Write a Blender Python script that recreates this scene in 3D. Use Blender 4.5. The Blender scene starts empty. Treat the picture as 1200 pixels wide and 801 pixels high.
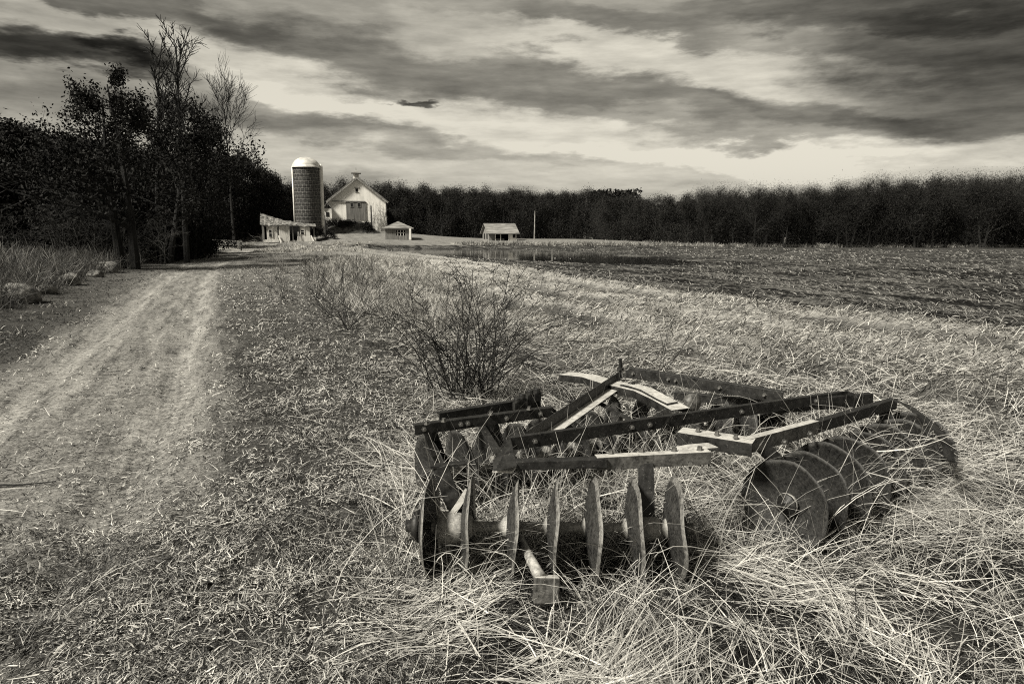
import bpy, bmesh, math, random
import numpy as np
from mathutils import Vector, Matrix

random.seed(7)
RNG = np.random.default_rng(11)
SC = bpy.context.scene
COL = SC.collection
PI = math.pi
R_ = math.radians

# ------------------------------------------------------------------ camera
EYE = Vector((0, 0, 1.7))
FPX, CX, CY, HORIZ = 800.0, 600.0, 400.5, 275.0
PITCH = math.atan((CY - HORIZ) / FPX)
cam_d = bpy.data.cameras.new('camera')
cam_d.sensor_width = 36.0
cam_d.lens = 24.0
cam_d.clip_start = 0.05
cam_d.clip_end = 3000
cam = bpy.data.objects.new('camera', cam_d)
COL.objects.link(cam)
cam.location = EYE
cam.rotation_euler = (PI / 2 - PITCH, 0, 0)
SC.camera = cam


def ray(px, py):
    a, b = (px - CX) / FPX, (CY - py) / FPX
    c, s = math.cos(PITCH), math.sin(PITCH)
    return Vector((a, c + b * s, -s + b * c))


def on_z(px, py, z):
    d = ray(px, py)
    t = (z - EYE.z) / d.z
    return EYE + d * t


def on_y(px, py, y):
    d = ray(px, py)
    return EYE + d * (y / d.y)


# ------------------------------------------------------------------ noise + terrain (numpy)
def _hash(ix, iy, seed):
    h = (ix.astype(np.int64) * 374761393 + iy.astype(np.int64) * 668265263 + seed * 974711) & 0xFFFFFFFF
    h = ((h ^ (h >> 13)) * 1274126177) & 0xFFFFFFFF
    h = (h ^ (h >> 16)) & 0xFFFFFFFF
    return h / 4294967295.0


def vnoise(x, y, seed=0):
    x = np.asarray(x, float); y = np.asarray(y, float)
    ix, iy = np.floor(x), np.floor(y)
    fx, fy = x - ix, y - iy
    fx = fx * fx * (3 - 2 * fx); fy = fy * fy * (3 - 2 * fy)
    a = _hash(ix, iy, seed); b = _hash(ix + 1, iy, seed)
    c = _hash(ix, iy + 1, seed); d = _hash(ix + 1, iy + 1, seed)
    return (a + (b - a) * fx) * (1 - fy) + (c + (d - c) * fx) * fy


def fbm(x, y, seed=0, octv=4):
    s, a, n = 0.0, 0.5, 0.0
    for k in range(octv):
        s = s + a * vnoise(x * 2 ** k, y * 2 ** k, seed + k)
        n += a
        a *= 0.5
    return s / n


def sst(e0, e1, x):
    t = np.clip((x - e0) / (e1 - e0), 0, 1)
    return t * t * (3 - 2 * t)


TY = np.array([-30, 0, 3.7, 7, 14.3, 25, 40, 60, 75, 95, 130])
TX = np.array([8, -2.2, -3.2, -4.4, -7.5, -12.1, -18.0, -24.6, -29.5, -33, -34])


def track_off(x, y):           # signed distance (roughly) to the middle of the farm track
    return (x - np.interp(y, TY, TX)) * 0.92


def s_of(x, y):                # across-the-rows coordinate
    return x * 0.93 + y * 0.37


def t_of(x, y):
    return -x * 0.37 + y * 0.93


def row_wave(x, y):            # windrows left by the mower, broken here and there
    s = s_of(x, y); t = t_of(x, y)
    w = np.sin((s + 1.3 * (fbm(x * .22, y * .22, 31, 3) - .5)) * 2 * PI / 2.3)
    return np.where(w > 0, w * .5, w * sst(.42, .56, fbm(s * .7, t * .22, 35, 2)))


def field_edge(x, y):          # > 0 in the ploughed field
    return s_of(x, y) - (13.6 + 1.6 * (fbm(t_of(x, y) * .09, 0 * x, 5, 3) - .5) + 1.2 * sst(25, 70, y))


def pond(x, y):                # < 1 inside the wet hollow
    dx, dy = x + 1.2, y - 65.0
    u = dx * -.42 + dy * .907
    v = dx * .907 + dy * .42
    return np.sqrt((u / 27.0) ** 2 + (v / 6.8) ** 2)


def macro(x, y):
    x = np.asarray(x, float); y = np.asarray(y, float)
    h = 0.95 * sst(80, 112, y) * (1 - sst(8, 45, x))
    h = h + 1.75 * np.exp(-(((x + 29) / 15) ** 2 + ((y - 118) / 17) ** 2))
    # low bank left of the track, under the trees
    to = track_off(x, y)
    h = h + 0.35 * sst(2.2, 6.5, -to) * sst(6, 16, y)
    h = h - 0.06 * np.exp(-(to / 1.3) ** 2)
    # hollow that holds the rain water
    q = pond(x, y)
    s, t = s_of(x, y), t_of(x, y)
    h = h - sst(1.25, .75, q) * (.15 + .30 * (fbm(s * .5, t * .06, 66, 3) - .45))
    return h


def height(x, y, micro=True):
    x = np.asarray(x, float); y = np.asarray(y, float)
    h = macro(x, y)
    if not micro:
        return h
    r = np.hypot(x, y)
    to = track_off(x, y)
    tr = np.exp(-(to / 1.5) ** 4)
    s = s_of(x, y); t = t_of(x, y)
    fe = field_edge(x, y)
    inf = sst(-.3, .6, fe)
    h = h + (fbm(x * 1.4, y * 1.4, 3, 3) - .5) * .10 * (1 - .75 * tr) * (1 - inf)
    h = h + (fbm(x * 7, y * 7, 9, 2) - .5) * .035 * (1 - .7 * tr) * sst(40, 15, r)
    # ruts
    rut = np.exp(-((np.abs(to) - .72) / .2) ** 2)
    h = h - .05 * rut + .02 * (fbm(to * 5, t * .6, 21, 3) - .5) * tr
    # mown rows in the hay
    hay = sst(.6, 2.5, s - 2.6) * (1 - inf) * sst(4.5, 7, np.hypot(x - 1, y))
    h = h + hay * .13 * (row_wave(x, y) * .9 + (fbm(x * .8, y * .8, 33, 3) - .5) * 1.6)
    # plough furrows
    h = h + inf * sst(70, 30, r) * (.05 * np.sin(s * 2 * PI / .8 + 2 * fbm(x * .1, y * .1, 41, 2)) + .14 * (fbm(s * 2.6, t * 1.7, 43, 3) - .5))
    return h


def hz(x, y, micro=False):
    return float(height(np.array([x]), np.array([y]), micro)[0])


def at(px, py):                # the point of the terrain seen at a photo pixel
    d = ray(px, py)
    d = d / d.y
    y = np.linspace(1.2, 260, 26000)
    z = EYE.z + d.z * y
    g = macro(d.x * y, y)
    k = np.argmax(z <= g)
    return Vector((d.x * y[k], y[k], float(g[k])))


# ------------------------------------------------------------------ materials
WARM = (1.0, 0.972, 0.905)


def grey(v):
    return (v * WARM[0], v * WARM[1], v * WARM[2], 1)


class NT:
    def __init__(self, nt):
        self.nt = nt

    def n(self, typ, **kw):
        nd = self.nt.nodes.new(typ)
        for k, v in kw.items():
            if k == 'ins':
                for kk, vv in v.items():
                    self.set(nd.inputs[kk], vv)
            else:
                setattr(nd, k, v)
        return nd

    def set(self, sock, v):
        if isinstance(v, bpy.types.NodeSocket):
            self.nt.links.new(v, sock)
        else:
            sock.default_value = v

    def m(self, op, a, b=0.0, c=0.0, clamp=False):
        nd = self.nt.nodes.new('ShaderNodeMath')
        nd.operation = op
        nd.use_clamp = clamp
        self.set(nd.inputs[0], a); self.set(nd.inputs[1], b); self.set(nd.inputs[2], c)
        return nd.outputs[0]

    def mr(self, v, a, b, c=0.0, d=1.0, smooth=False):
        nd = self.nt.nodes.new('ShaderNodeMapRange')
        nd.interpolation_type = 'SMOOTHSTEP' if smooth else 'LINEAR'
        self.set(nd.inputs['Value'], v)
        for k, q in zip(('From Min', 'From Max', 'To Min', 'To Max'), (a, b, c, d)):
            self.set(nd.inputs[k], q)
        return nd.outputs[0]

    def noise(self, vec, scale, detail=4, rough=.55, dist=0.0):
        nd = self.nt.nodes.new('ShaderNodeTexNoise')
        self.set(nd.inputs['Vector'], vec)
        nd.inputs['Scale'].default_value = scale
        nd.inputs['Detail'].default_value = detail
        nd.inputs['Roughness'].default_value = rough
        nd.inputs['Distortion'].default_value = dist
        return nd.outputs['Fac']

    def mapping(self, vec, scale=(1, 1, 1), rot=(0, 0, 0), loc=(0, 0, 0)):
        nd = self.nt.nodes.new('ShaderNodeMapping')
        self.set(nd.inputs['Vector'], vec)
        nd.inputs['Scale'].default_value = scale
        nd.inputs['Rotation'].default_value = rot
        nd.inputs['Location'].default_value = loc
        return nd.outputs[0]

    def greyval(self, v):      # value -> warm grey colour
        nd = self.nt.nodes.new('ShaderNodeCombineColor')
        for i, k in enumerate(('Red', 'Green', 'Blue')):
            self.set(nd.inputs[k], self.m('MULTIPLY', v, WARM[i]))
        return nd.outputs[0]

    def attr(self, name):
        nd = self.nt.nodes.new('ShaderNodeAttribute')
        nd.attribute_name = name
        return nd.outputs['Fac']

    def bump(self, h, dist, strength=1.0):
        nd = self.nt.nodes.new('ShaderNodeBump')
        nd.inputs['Strength'].default_value = strength
        nd.inputs['Distance'].default_value = dist
        self.set(nd.inputs['Height'], h)
        return nd.outputs[0]


def new_mat(name, rough=.85, metal=0.0, spec=.3):
    m = bpy.data.materials.new(name)
    m.use_nodes = True
    t = NT(m.node_tree)
    b = m.node_tree.nodes['Principled BSDF']
    b.inputs['Roughness'].default_value = rough
    b.inputs['Metallic'].default_value = metal
    b.inputs['Specular IOR Level'].default_value = spec
    return m, t, b


def obj_co(t):
    return t.n('ShaderNodeTexCoord').outputs['Object']


def pos_co(t):
    return t.n('ShaderNodeNewGeometry').outputs['Position']


def mat_noise(name, lo, hi, scale, rough=.85, metal=0, detail=5, bump=0.0, p0=.35, p1=.65, stretch=(1, 1, 1), spec=.3):
    m, t, b = new_mat(name, rough, metal, spec)
    co = t.mapping(obj_co(t), stretch)
    n = t.noise(co, scale, detail, .6)
    v = t.mr(n, p0, p1, lo, hi)
    t.set(b.inputs['Base Color'], t.greyval(v))
    if bump:
        t.set(b.inputs['Normal'], t.bump(t.noise(co, scale * 2.2, 6, .65), bump))
    return m


def mat_blades(name, lo, hi, transl=.35, dark=.15, darkv=.05):
    """dry grass: a tint per blade, from the mesh attribute, some light through the blade"""
    m = bpy.data.materials.new(name)
    m.use_nodes = True
    t = NT(m.node_tree)
    nt = m.node_tree
    b = nt.nodes['Principled BSDF']
    b.inputs['Roughness'].default_value = .6
    b.inputs['Specular IOR Level'].default_value = .35
    a = t.attr('tint')
    v = t.m('ADD', t.mr(a, dark, 1.0, 0.0, hi - lo), t.mr(a, 0.0, dark, darkv, lo))
    v = t.m('MULTIPLY', v, t.mr(t.noise(pos_co(t), 45, 2), .3, .7, .7, 1.15))
    c = t.greyval(v)
    t.set(b.inputs['Base Color'], c)
    tr = t.n('ShaderNodeBsdfTranslucent')
    t.set(tr.inputs['Color'], c)
    mx = t.n('ShaderNodeMixShader')
    mx.inputs[0].default_value = transl
    nt.links.new(b.outputs[0], mx.inputs[1]); nt.links.new(tr.outputs[0], mx.inputs[2])
    nt.links.new(mx.outputs[0], nt.nodes['Material Output'].inputs[0])
    return m


M = {}


def mat_rust(name, lo, hi, rough, metal, sc):
    m, t, b = new_mat(name, rough, metal, .45)
    co = obj_co(t)
    n = t.noise(co, sc, 8, .68)
    n2 = t.noise(co, sc * .23, 4, .6)
    v = t.mr(t.m('ADD', t.m('MULTIPLY', n, .6), t.m('MULTIPLY', n2, .4)), .38, .66, lo, hi)
    spots = t.mr(t.noise(co, sc * 2.7, 3, .7), .62, .72, 0, 1)
    v = t.m('ADD', v, t.m('MULTIPLY', spots, .10))
    pit = t.mr(t.noise(co, sc * 1.6, 6, .75), .34, .44, .35, 1)
    v = t.m('MULTIPLY', v, pit)
    t.set(b.inputs['Base Color'], t.greyval(v))
    t.set(b.inputs['Roughness'], t.mr(n, .3, .7, rough - .12, rough + .2))
    t.set(b.inputs['Normal'], t.bump(n, .004, .8))
    return m


M['iron'] = mat_rust('rusty_iron', .006, .04, .5, .3, 22)
M['iron_worn'] = mat_rust('worn_steel', .03, .20, .5, .3, 30)
M['disc_dark'] = mat_rust('rust_black_disc', .003, .045, .65, .1, 60)
M['rim'] = mat_rust('worn_lit_disc_rim', .03, .30, .5, .2, 50)
M['iron_top'] = mat_rust('skylit_steel', .34, .60, .5, .1, 26)  # pale steel with the light from the sky put into its colour
M['disc'] = mat_rust('pitted_disc_steel', .004, .07, .6, .15, 60)
M['soil_iron'] = mat_rust('muddy_iron', .12, .50, .75, .05, 40)

M['bark'] = mat_noise('dark_bark', .004, .018, 9, bump=.03, stretch=(1, 1, .25))
M['twig'] = mat_noise('dark_twigs', .008, .035, 30)
M['twig_pale'] = mat_noise('pale_twigs', .10, .24, 20)
M['twig_brush'] = mat_noise('brush_twigs', .012, .05, 20)
M['stem'] = mat_noise('shrub_stems', .006, .026, 25)
M['rock'] = mat_noise('field_stone', .03, .24, 5, bump=.05, detail=8)
M['wood_grey'] = mat_noise('weathered_wood', .12, .4, 8, stretch=(1, 1, .2), bump=.01)
M['wood_dark'] = mat_noise('dark_wood', .02, .07, 8, stretch=(1, 1, .2))
M['white_paint'] = mat_noise('flaking_white_paint', .5, .84, 1.1, p0=.3, p1=.6, detail=8)
M['white_trim'] = mat_noise('white_trim', .55, .8, 3)
M['metal_roof'] = mat_noise('pale_sheet_metal', .5, .78, 1.5, rough=.4, metal=.25)
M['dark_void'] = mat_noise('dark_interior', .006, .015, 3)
M['concrete'] = mat_noise('old_concrete', .14, .34, 2.5, detail=8)


def mat_leaf(name, lo, hi):
    m = bpy.data.materials.new(name)
    m.use_nodes = True
    t = NT(m.node_tree)
    b = m.node_tree.nodes['Principled BSDF']
    b.inputs['Roughness'].default_value = .75
    b.inputs['Specular IOR Level'].default_value = .1
    t.set(b.inputs['Base Color'], t.greyval(t.mr(t.attr('tint'), 0, 1, lo, hi)))
    return m


M['leaf'] = mat_leaf('dark_leaves', .004, .022)
M['leaf_far'] = mat_leaf('wood_twig_haze', .003, .042)


def mat_boards(name, lo, hi, width, axis='X', gap=.07, gapv=.15, streak=.25):
    """boards: one tone per board, dark joints, streaky wear"""
    m, t, b = new_mat(name, .85)
    co = obj_co(t)
    sep = t.n('ShaderNodeSeparateXYZ')
    t.set(sep.inputs[0], co)
    u = t.m('DIVIDE', sep.outputs[axis], width)
    idx = t.m('FLOOR', u)
    fr = t.m('FRACT', u)
    wn = t.n('ShaderNodeTexWhiteNoise', noise_dimensions='1D')
    t.set(wn.inputs['W'], idx)
    st = (6, 6, .5) if axis != 'Z' else (.5, .5, 6)
    n = t.noise(t.mapping(co, st), 1.3, 7, .65)
    v = t.mr(n, .3, .62, lo, hi)
    v = t.m('MULTIPLY', v, t.mr(wn.outputs['Value'], 0, 1, 1 - streak, 1.0))
    v = t.m('MULTIPLY', v, t.mr(fr, 0, gap, gapv, 1))
    t.set(b.inputs['Base Color'], t.greyval(v))
    return m


M['boards_grey'] = mat_boards('grey_barn_boards', .09, .24, .28)
M['boards_white'] = mat_boards('white_weathered_boards', .5, .84, .3, gap=.1, gapv=.25)
M['clap_white'] = mat_boards('white_clapboards', .45, .8, .16, 'Z', gap=.12, gapv=.5, streak=.1)
M['shingle'] = mat_boards('worn_shingles', .08, .34, .22, 'Z', gap=.15, gapv=.35, streak=.4)


M['ragged_roof'] = mat_noise('ragged_mossy_roof', .03, .26, 2.6, detail=9, p0=.38, p1=.6)


def mat_barn_wall():
    m, t, b = new_mat('whitewashed_barn_wall', .9)
    co = obj_co(t)
    n = t.noise(co, .9, 8, .65)
    v = t.mr(n, .28, .55, .78, .9)
    st = t.noise(t.mapping(co, (2.2, 2.2, .25)), 1.2, 6, .6)
    v = t.m('MULTIPLY', v, t.mr(st, .35, .55, .82, 1.0))
    t.set(b.inputs['Base Color'], t.greyval(v))
    return m


M['barn_wall'] = mat_barn_wall()


def mat_silo():
    m, t, b = new_mat('silo_tiles', .6)
    co = obj_co(t)
    sep = t.n('ShaderNodeSeparateXYZ')
    t.set(sep.inputs[0], co)
    ang = t.m('ARCTAN2', sep.outputs['Y'], sep.outputs['X'])
    comb = t.n('ShaderNodeCombineXYZ')
    t.set(comb.inputs[0], t.m('MULTIPLY', ang, 1.93))
    t.set(comb.inputs[1], sep.outputs['Z'])
    br = t.n('ShaderNodeTexBrick')
    t.set(br.inputs['Vector'], comb.outputs[0])
    br.inputs['Scale'].default_value = 1.0
    br.inputs['Brick Width'].default_value = .62
    br.inputs['Row Height'].default_value = .52
    br.inputs['Mortar Size'].default_value = .045
    br.inputs['Mortar Smooth'].default_value = .3
    br.inputs['Color1'].default_value = (.02, .02, .02, 1)
    br.inputs['Color2'].default_value = (.05, .05, .05, 1)
    br.inputs['Mortar'].default_value = (.15, .15, .15, 1)
    bw = t.n('ShaderNodeRGBToBW')
    t.set(bw.inputs[0], br.outputs['Color'])
    n = t.noise(co, 2.5, 6, .65)
    v = t.m('MULTIPLY', bw.outputs[0], t.mr(n, .3, .7, .45, 1.4))
    t.set(b.inputs['Base Color'], t.greyval(v))
    return m


M['silo'] = mat_silo()


def mat_ground():
    m, t, b = new_mat('dry_thatch_and_soil', .95, 0, .1)
    p = pos_co(t)
    far = t.attr('far'); hay = t.attr('hay'); verge_vignette = t.attr('verge_vignette')
    fine = t.noise(p, 55, 5, .75)
    fine2 = t.noise(t.mapping(p, (1, 1, 1), (0, 0, .6)), 14, 5, .7)
    patch = t.noise(p, 1.1, 5, .65)
    k = t.m('ADD', t.m('MULTIPLY', fine, .45), t.m('ADD', t.m('MULTIPLY', fine2, .35), t.m('MULTIPLY', patch, .2)))
    # nearer: mostly dark humus under the blades; with distance the thatch closes up
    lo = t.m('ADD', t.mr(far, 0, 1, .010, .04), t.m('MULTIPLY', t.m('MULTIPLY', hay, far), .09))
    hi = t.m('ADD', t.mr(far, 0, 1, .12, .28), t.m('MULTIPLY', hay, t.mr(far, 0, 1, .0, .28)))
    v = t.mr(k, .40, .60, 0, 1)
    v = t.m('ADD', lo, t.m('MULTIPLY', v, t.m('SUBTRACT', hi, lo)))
    v = t.m('MULTIPLY', v, t.mr(verge_vignette, 0, 1, 1, .6))
    t.set(b.inputs['Base Color'], t.greyval(v))
    t.set(b.inputs['Normal'], t.bump(k, .05, 1))
    return m


def mat_track():
    m, t, b = new_mat('dry_dirt_track', .95, 0, .1)
    p = pos_co(t)
    along = t.mapping(t.mapping(p, (1, 1, 1), (0, 0, -.4)), (3.2, .3, 1))
    st = t.noise(along, 1.6, 7, .7)
    fine = t.noise(p, 38, 5, .75)
    clod = t.noise(p, 9, 5, .7)
    k = t.m('ADD', t.m('MULTIPLY', st, .34), t.m('ADD', t.m('MULTIPLY', fine, .40), t.m('MULTIPLY', clod, .26)))
    v = t.mr(k, .40, .61, .022, .38)
    edge = t.attr('edge')
    v = t.m('MULTIPLY', v, t.mr(t.attr('rut'), 0, 1, .92, 1.22))
    v = t.m('MULTIPLY', v, t.mr(t.m('ADD', edge, t.m('MULTIPLY', t.m('SUBTRACT', clod, .5), 1.8)), .25, 1.1, 1.0, .3))
    t.set(b.inputs['Base Color'], t.greyval(v))
    t.set(b.inputs['Normal'], t.bump(k, .035, 1))
    return m


def mat_field():
    m, t, b = new_mat('ploughed_soil_with_stubble', .95, 0, .1)
    p = pos_co(t)
    along = t.mapping(t.mapping(p, (1, 1, 1), (0, 0, -.379)), (1.35, .16, 1))
    rows = t.noise(along, 1.2, 6, .65)
    al2 = t.mapping(t.mapping(p, (1, 1, 1), (0, 0, -.379)), (7, 2.6, 1))
    bits = t.noise(al2, 1.5, 6, .75)
    big = t.noise(p, .12, 3, .6)
    k = t.m('ADD', t.m('MULTIPLY', rows, .42), t.m('ADD', t.m('MULTIPLY', bits, .46), t.m('MULTIPLY', big, .12)))
    v = t.mr(k, .48, .61, .008, .22)
    t.set(b.inputs['Base Color'], t.greyval(v))
    t.set(b.inputs['Normal'], t.bump(bits, .1, .8))
    return m


M['ground'] = mat_ground()
M['track'] = mat_track()
M['field'] = mat_field()


def mat_water():
    m, t, b = new_mat('still_rain_water', .06, 0, .5)
    b.inputs['Base Color'].default_value = grey(.012)
    t.set(b.inputs['Normal'], t.bump(t.noise(pos_co(t), 2.5, 3), .01, .3))
    return m


M['water'] = mat_water()
M['straw'] = mat_blades('bleached_straw', .03, .68, .10, .26, .005)
M['meadow'] = mat_blades('meadow_hay', .06, .68, .3, .3, .015)
M['turf'] = mat_blades('matted_turf', .04, .72, .15, .35, .008)
M['tall'] = mat_blades('standing_dead_grass', .08, .62, .3, .2, .03)
M['stubble'] = mat_blades('field_stubble', .06, .46, .2, .25, .02)

# ------------------------------------------------------------------ mesh builder
ZUP = Vector((0, 0, 1))


class MB:
    def __init__(self):
        self.v, self.f, self.mi = [], [], []

    def add(self, vs, fs, mi=0):
        o = len(self.v)
        self.v += [tuple(p) for p in vs]
        self.f += [tuple(o + i for i in q) for q in fs]
        self.mi += [mi] * len(fs)

    def box(self, c, size, rz=0.0, mi=0, M4=None):
        x, y, z = size[0] / 2, size[1] / 2, size[2] / 2
        pts = [Vector((a, b, d)) for d in (-z, z) for a, b in ((-x, -y), (x, -y), (x, y), (-x, y))]
        if M4 is None:
            M4 = Matrix.Translation(Vector(c)) @ Matrix.Rotation(rz, 4, 'Z')
        self.add([M4 @ p for p in pts], [(3, 2, 1, 0), (4, 5, 6, 7), (0, 1, 5, 4), (1, 2, 6, 5), (2, 3, 7, 6), (3, 0, 4, 7)], mi)

    def extrude(self, poly, p0, p1, up=ZUP, mi=0, end=None):
        """profile poly [(s,u)] swept from p0 to p1 (s = sideways to the right of travel)"""
        p0, p1 = Vector(p0), Vector(p1)
        d = (p1 - p0).normalized()
        s = d.cross(Vector(up)).normalized()
        u = s.cross(d).normalized()
        n = len(poly)
        vs = [p + s * a + u * b for p in (p0, p1) for a, b in poly]
        fs = [(i, (i + 1) % n, n + (i + 1) % n, n + i) for i in range(n)]
        fs += [tuple(range(n - 1, -1, -1)), tuple(range(n, 2 * n))]
        self.add(vs, fs, mi)

    def sweep(self, poly, path, up=ZUP, mi=0):
        path = [Vector(p) for p in path]
        n = len(poly)
        vs, fs = [], []
        for i, p in enumerate(path):
            d = ((path[min(i + 1, len(path) - 1)] - path[max(i - 1, 0)])).normalized()
            s = d.cross(Vector(up)).normalized()
            u = s.cross(d).normalized()
            vs += [p + s * a + u * b for a, b in poly]
        for i in range(len(path) - 1):
            for k in range(n):
                fs.append((i * n + k, i * n + (k + 1) % n, (i + 1) * n + (k + 1) % n, (i + 1) * n + k))
        fs += [tuple(range(n - 1, -1, -1)), tuple(range((len(path) - 1) * n, len(path) * n))]
        self.add(vs, fs, mi)

    def tube(self, path, radii, n=6, mi=0, cap=True):
        path = [Vector(p) for p in path]
        if not hasattr(radii, '__len__'):
            radii = [radii] * len(path)
        vs, fs = [], []
        ref = None
        for i, p in enumerate(path):
            d = (path[min(i + 1, len(path) - 1)] - path[max(i - 1, 0)])
            d = d.normalized() if d.length > 1e-9 else ZUP
            if ref is None:
                ref = d.orthogonal().normalized()
            ref = (ref - d * ref.dot(d))
            ref = ref.normalized() if ref.length > 1e-6 else d.orthogonal().normalized()
            b = d.cross(ref)
            for k in range(n):
                a = 2 * PI * k / n
                vs.append(p + (ref * math.cos(a) + b * math.sin(a)) * radii[i])
        for i in range(len(path) - 1):
            for k in range(n):
                fs.append((i * n + k, i * n + (k + 1) % n, (i + 1) * n + (k + 1) % n, (i + 1) * n + k))
        if cap:
            fs += [tuple(range(n - 1, -1, -1)), tuple(range((len(path) - 1) * n, len(path) * n))]
        self.add(vs, fs, mi)

    def lathe(self, prof, org, axis, n=24, mi=0, wob=None):
        """prof [(along axis, radius)] turned round axis; closed profiles give a shell"""
        org, ax = Vector(org), Vector(axis).normalized()
        a = ax.orthogonal().normalized() if abs(ax.z) > .9 else ax.cross(ZUP).normalized()
        b = ax.cross(a)
        vs, fs = [], []
        for j, (h, r) in enumerate(prof):
            for k in range(n):
                w = 2 * PI * k / n
                rr, hh = r, h
                if wob:
                    rr, hh = wob(h, r, w)
                vs.append(org + ax * hh + (a * math.cos(w) + b * math.sin(w)) * rr)
        for j in range(len(prof) - 1):
            for k in range(n):
                fs.append((j * n + k, j * n + (k + 1) % n, (j + 1) * n + (k + 1) % n, (j + 1) * n + k))
        self.add(vs, fs, mi)

    def mesh(self, name, mats, smooth=False):
        me = bpy.data.meshes.new(name)
        me.from_pydata(self.v, [], self.f)
        for m in (mats if isinstance(mats, (list, tuple)) else [mats]):
            me.materials.append(m)
        me.polygons.foreach_set('material_index', self.mi)
        if smooth:
            me.polygons.foreach_set('use_smooth', [True] * len(self.f))
        me.update()
        return me

    def build(self, name, mats, parent=None, smooth=False, bevel=0.0, loc=None, rot=None):
        o = bpy.data.objects.new(name, self.mesh(name, mats, smooth))
        COL.objects.link(o)
        if parent is not None:
            o.parent = parent
        if loc is not None:
            o.location = loc
        if rot is not None:
            o.rotation_euler = rot
        if bevel:
            bv = o.modifiers.new('bevel', 'BEVEL')
            bv.width = bevel
            bv.segments = 2
            bv.limit_method = 'ANGLE'
        return o


def np_mesh(name, verts, quads, mat, attrs=None, smooth=False):
    me = bpy.data.meshes.new(name)
    nv, nq = len(verts), len(quads)
    me.vertices.add(nv)
    me.vertices.foreach_set('co', np.ascontiguousarray(verts, np.float32).ravel())
    me.loops.add(nq * 4)
    me.loops.foreach_set('vertex_index', np.ascontiguousarray(quads, np.int32).ravel())
    me.polygons.add(nq)
    me.polygons.foreach_set('loop_start', np.arange(0, nq * 4, 4, dtype=np.int32))
    me.polygons.foreach_set('loop_total', np.full(nq, 4, np.int32))
    if smooth:
        me.polygons.foreach_set('use_smooth', np.ones(nq, bool))
    me.materials.append(mat)
    for k, a in (attrs or {}).items():
        at_ = me.attributes.new(k, 'FLOAT', 'POINT')
        at_.data.foreach_set('value', np.ascontiguousarray(a, np.float32))
    me.update(calc_edges=True)
    return me


def tag(o, label=None, cat=None, group=None, kind=None):
    for k, v in (('label', label), ('category', cat), ('group', group), ('kind', kind)):
        if v:
            o[k] = v
    return o


def empty(name, loc, rz=0.0):
    o = bpy.data.objects.new(name, None)
    COL.objects.link(o)
    o.location = loc
    o.rotation_euler = (0, 0, rz)
    o.empty_display_size = .2
    return o


def link_mesh(name, me, parent=None, loc=None):
    o = bpy.data.objects.new(name, me)
    COL.objects.link(o)
    if parent is not None:
        o.parent = parent
    if loc is not None:
        o.location = loc
    return o


def copy_tree(o, parent=None):
    c = o.copy()
    COL.objects.link(c)
    c.parent = parent
    for ch in o.children:
        copy_tree(ch, c)
    return c


# ------------------------------------------------------------------ ground sheets
def build_ground():
    fine = np.arange(-52, 52.01, .26)
    coarse = np.arange(55, 306, 3.0)
    az = np.radians(np.concatenate([fine, coarse]))
    rad = [.05]
    while rad[-1] < 700:
        rad.append(rad[-1] + max(.03, rad[-1] * .0135))
    rad = np.array(rad)
    na, nr = len(az), len(rad)
    A, Rr = np.meshgrid(az, rad)
    X, Y = Rr * np.sin(A), Rr * np.cos(A)
    Z = height(X.ravel(), Y.ravel()).reshape(X.shape)
    far_flat = sst(160, 300, Rr)
    Z = Z * (1 - far_flat)
    V = np.stack([X, Y, Z], -1).reshape(-1, 3)
    i, j = np.meshgrid(np.arange(nr - 1), np.arange(na), indexing='ij')
    j2 = (j + 1) % na
    Q = np.stack([i * na + j, (i + 1) * na + j, (i + 1) * na + j2, i * na + j2], -1).reshape(-1, 4)
    Q = Q[:, ::-1]
    C = V[Q].mean(1)
    to = track_off(C[:, 0], C[:, 1])
    wob = (fbm(C[:, 0] * .9, C[:, 1] * .9, 77, 3) - .5) * .9
    is_track = (np.abs(to) + wob < 1.45) & (C[:, 1] > 1.2) & (C[:, 1] < 95)
    is_field = (field_edge(C[:, 0], C[:, 1]) > 0) & (C[:, 1] < 125) & (C[:, 1] > -40) & ~is_track
    is_field &= C[:, 1] < 92 + .0 * C[:, 0]
    xs, ys = V[:, 0], V[:, 1]
    r = np.hypot(xs, ys)
    vt = track_off(xs, ys)
    attrs = dict(
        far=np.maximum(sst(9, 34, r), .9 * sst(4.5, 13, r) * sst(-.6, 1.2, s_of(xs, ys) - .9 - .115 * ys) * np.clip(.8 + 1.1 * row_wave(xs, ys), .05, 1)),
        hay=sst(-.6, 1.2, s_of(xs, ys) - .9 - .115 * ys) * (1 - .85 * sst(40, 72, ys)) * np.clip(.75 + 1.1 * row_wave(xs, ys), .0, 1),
        verge_vignette=np.clip(sst(-1.2, -2.2, vt) + sst(3.6, 2.4, r) * sst(-.6, -1.4, xs) * .7, 0, 1),  # dark verge soil; near-left corner darkened too, a vignette put into the colour
        edge=np.clip(sst(.75, 1.7, np.abs(vt)) + sst(4.6, 2.3, ys), 0, 1),
        rut=np.exp(-((np.abs(vt) - .74) / .25) ** 2) * sst(3.5, 7, ys),
    )
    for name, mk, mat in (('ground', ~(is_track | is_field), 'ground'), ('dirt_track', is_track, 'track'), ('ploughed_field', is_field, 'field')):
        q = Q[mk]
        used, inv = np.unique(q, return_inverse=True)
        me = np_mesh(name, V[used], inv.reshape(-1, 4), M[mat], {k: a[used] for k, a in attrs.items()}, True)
        tag(link_mesh(name, me), kind='structure')


build_ground()


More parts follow.
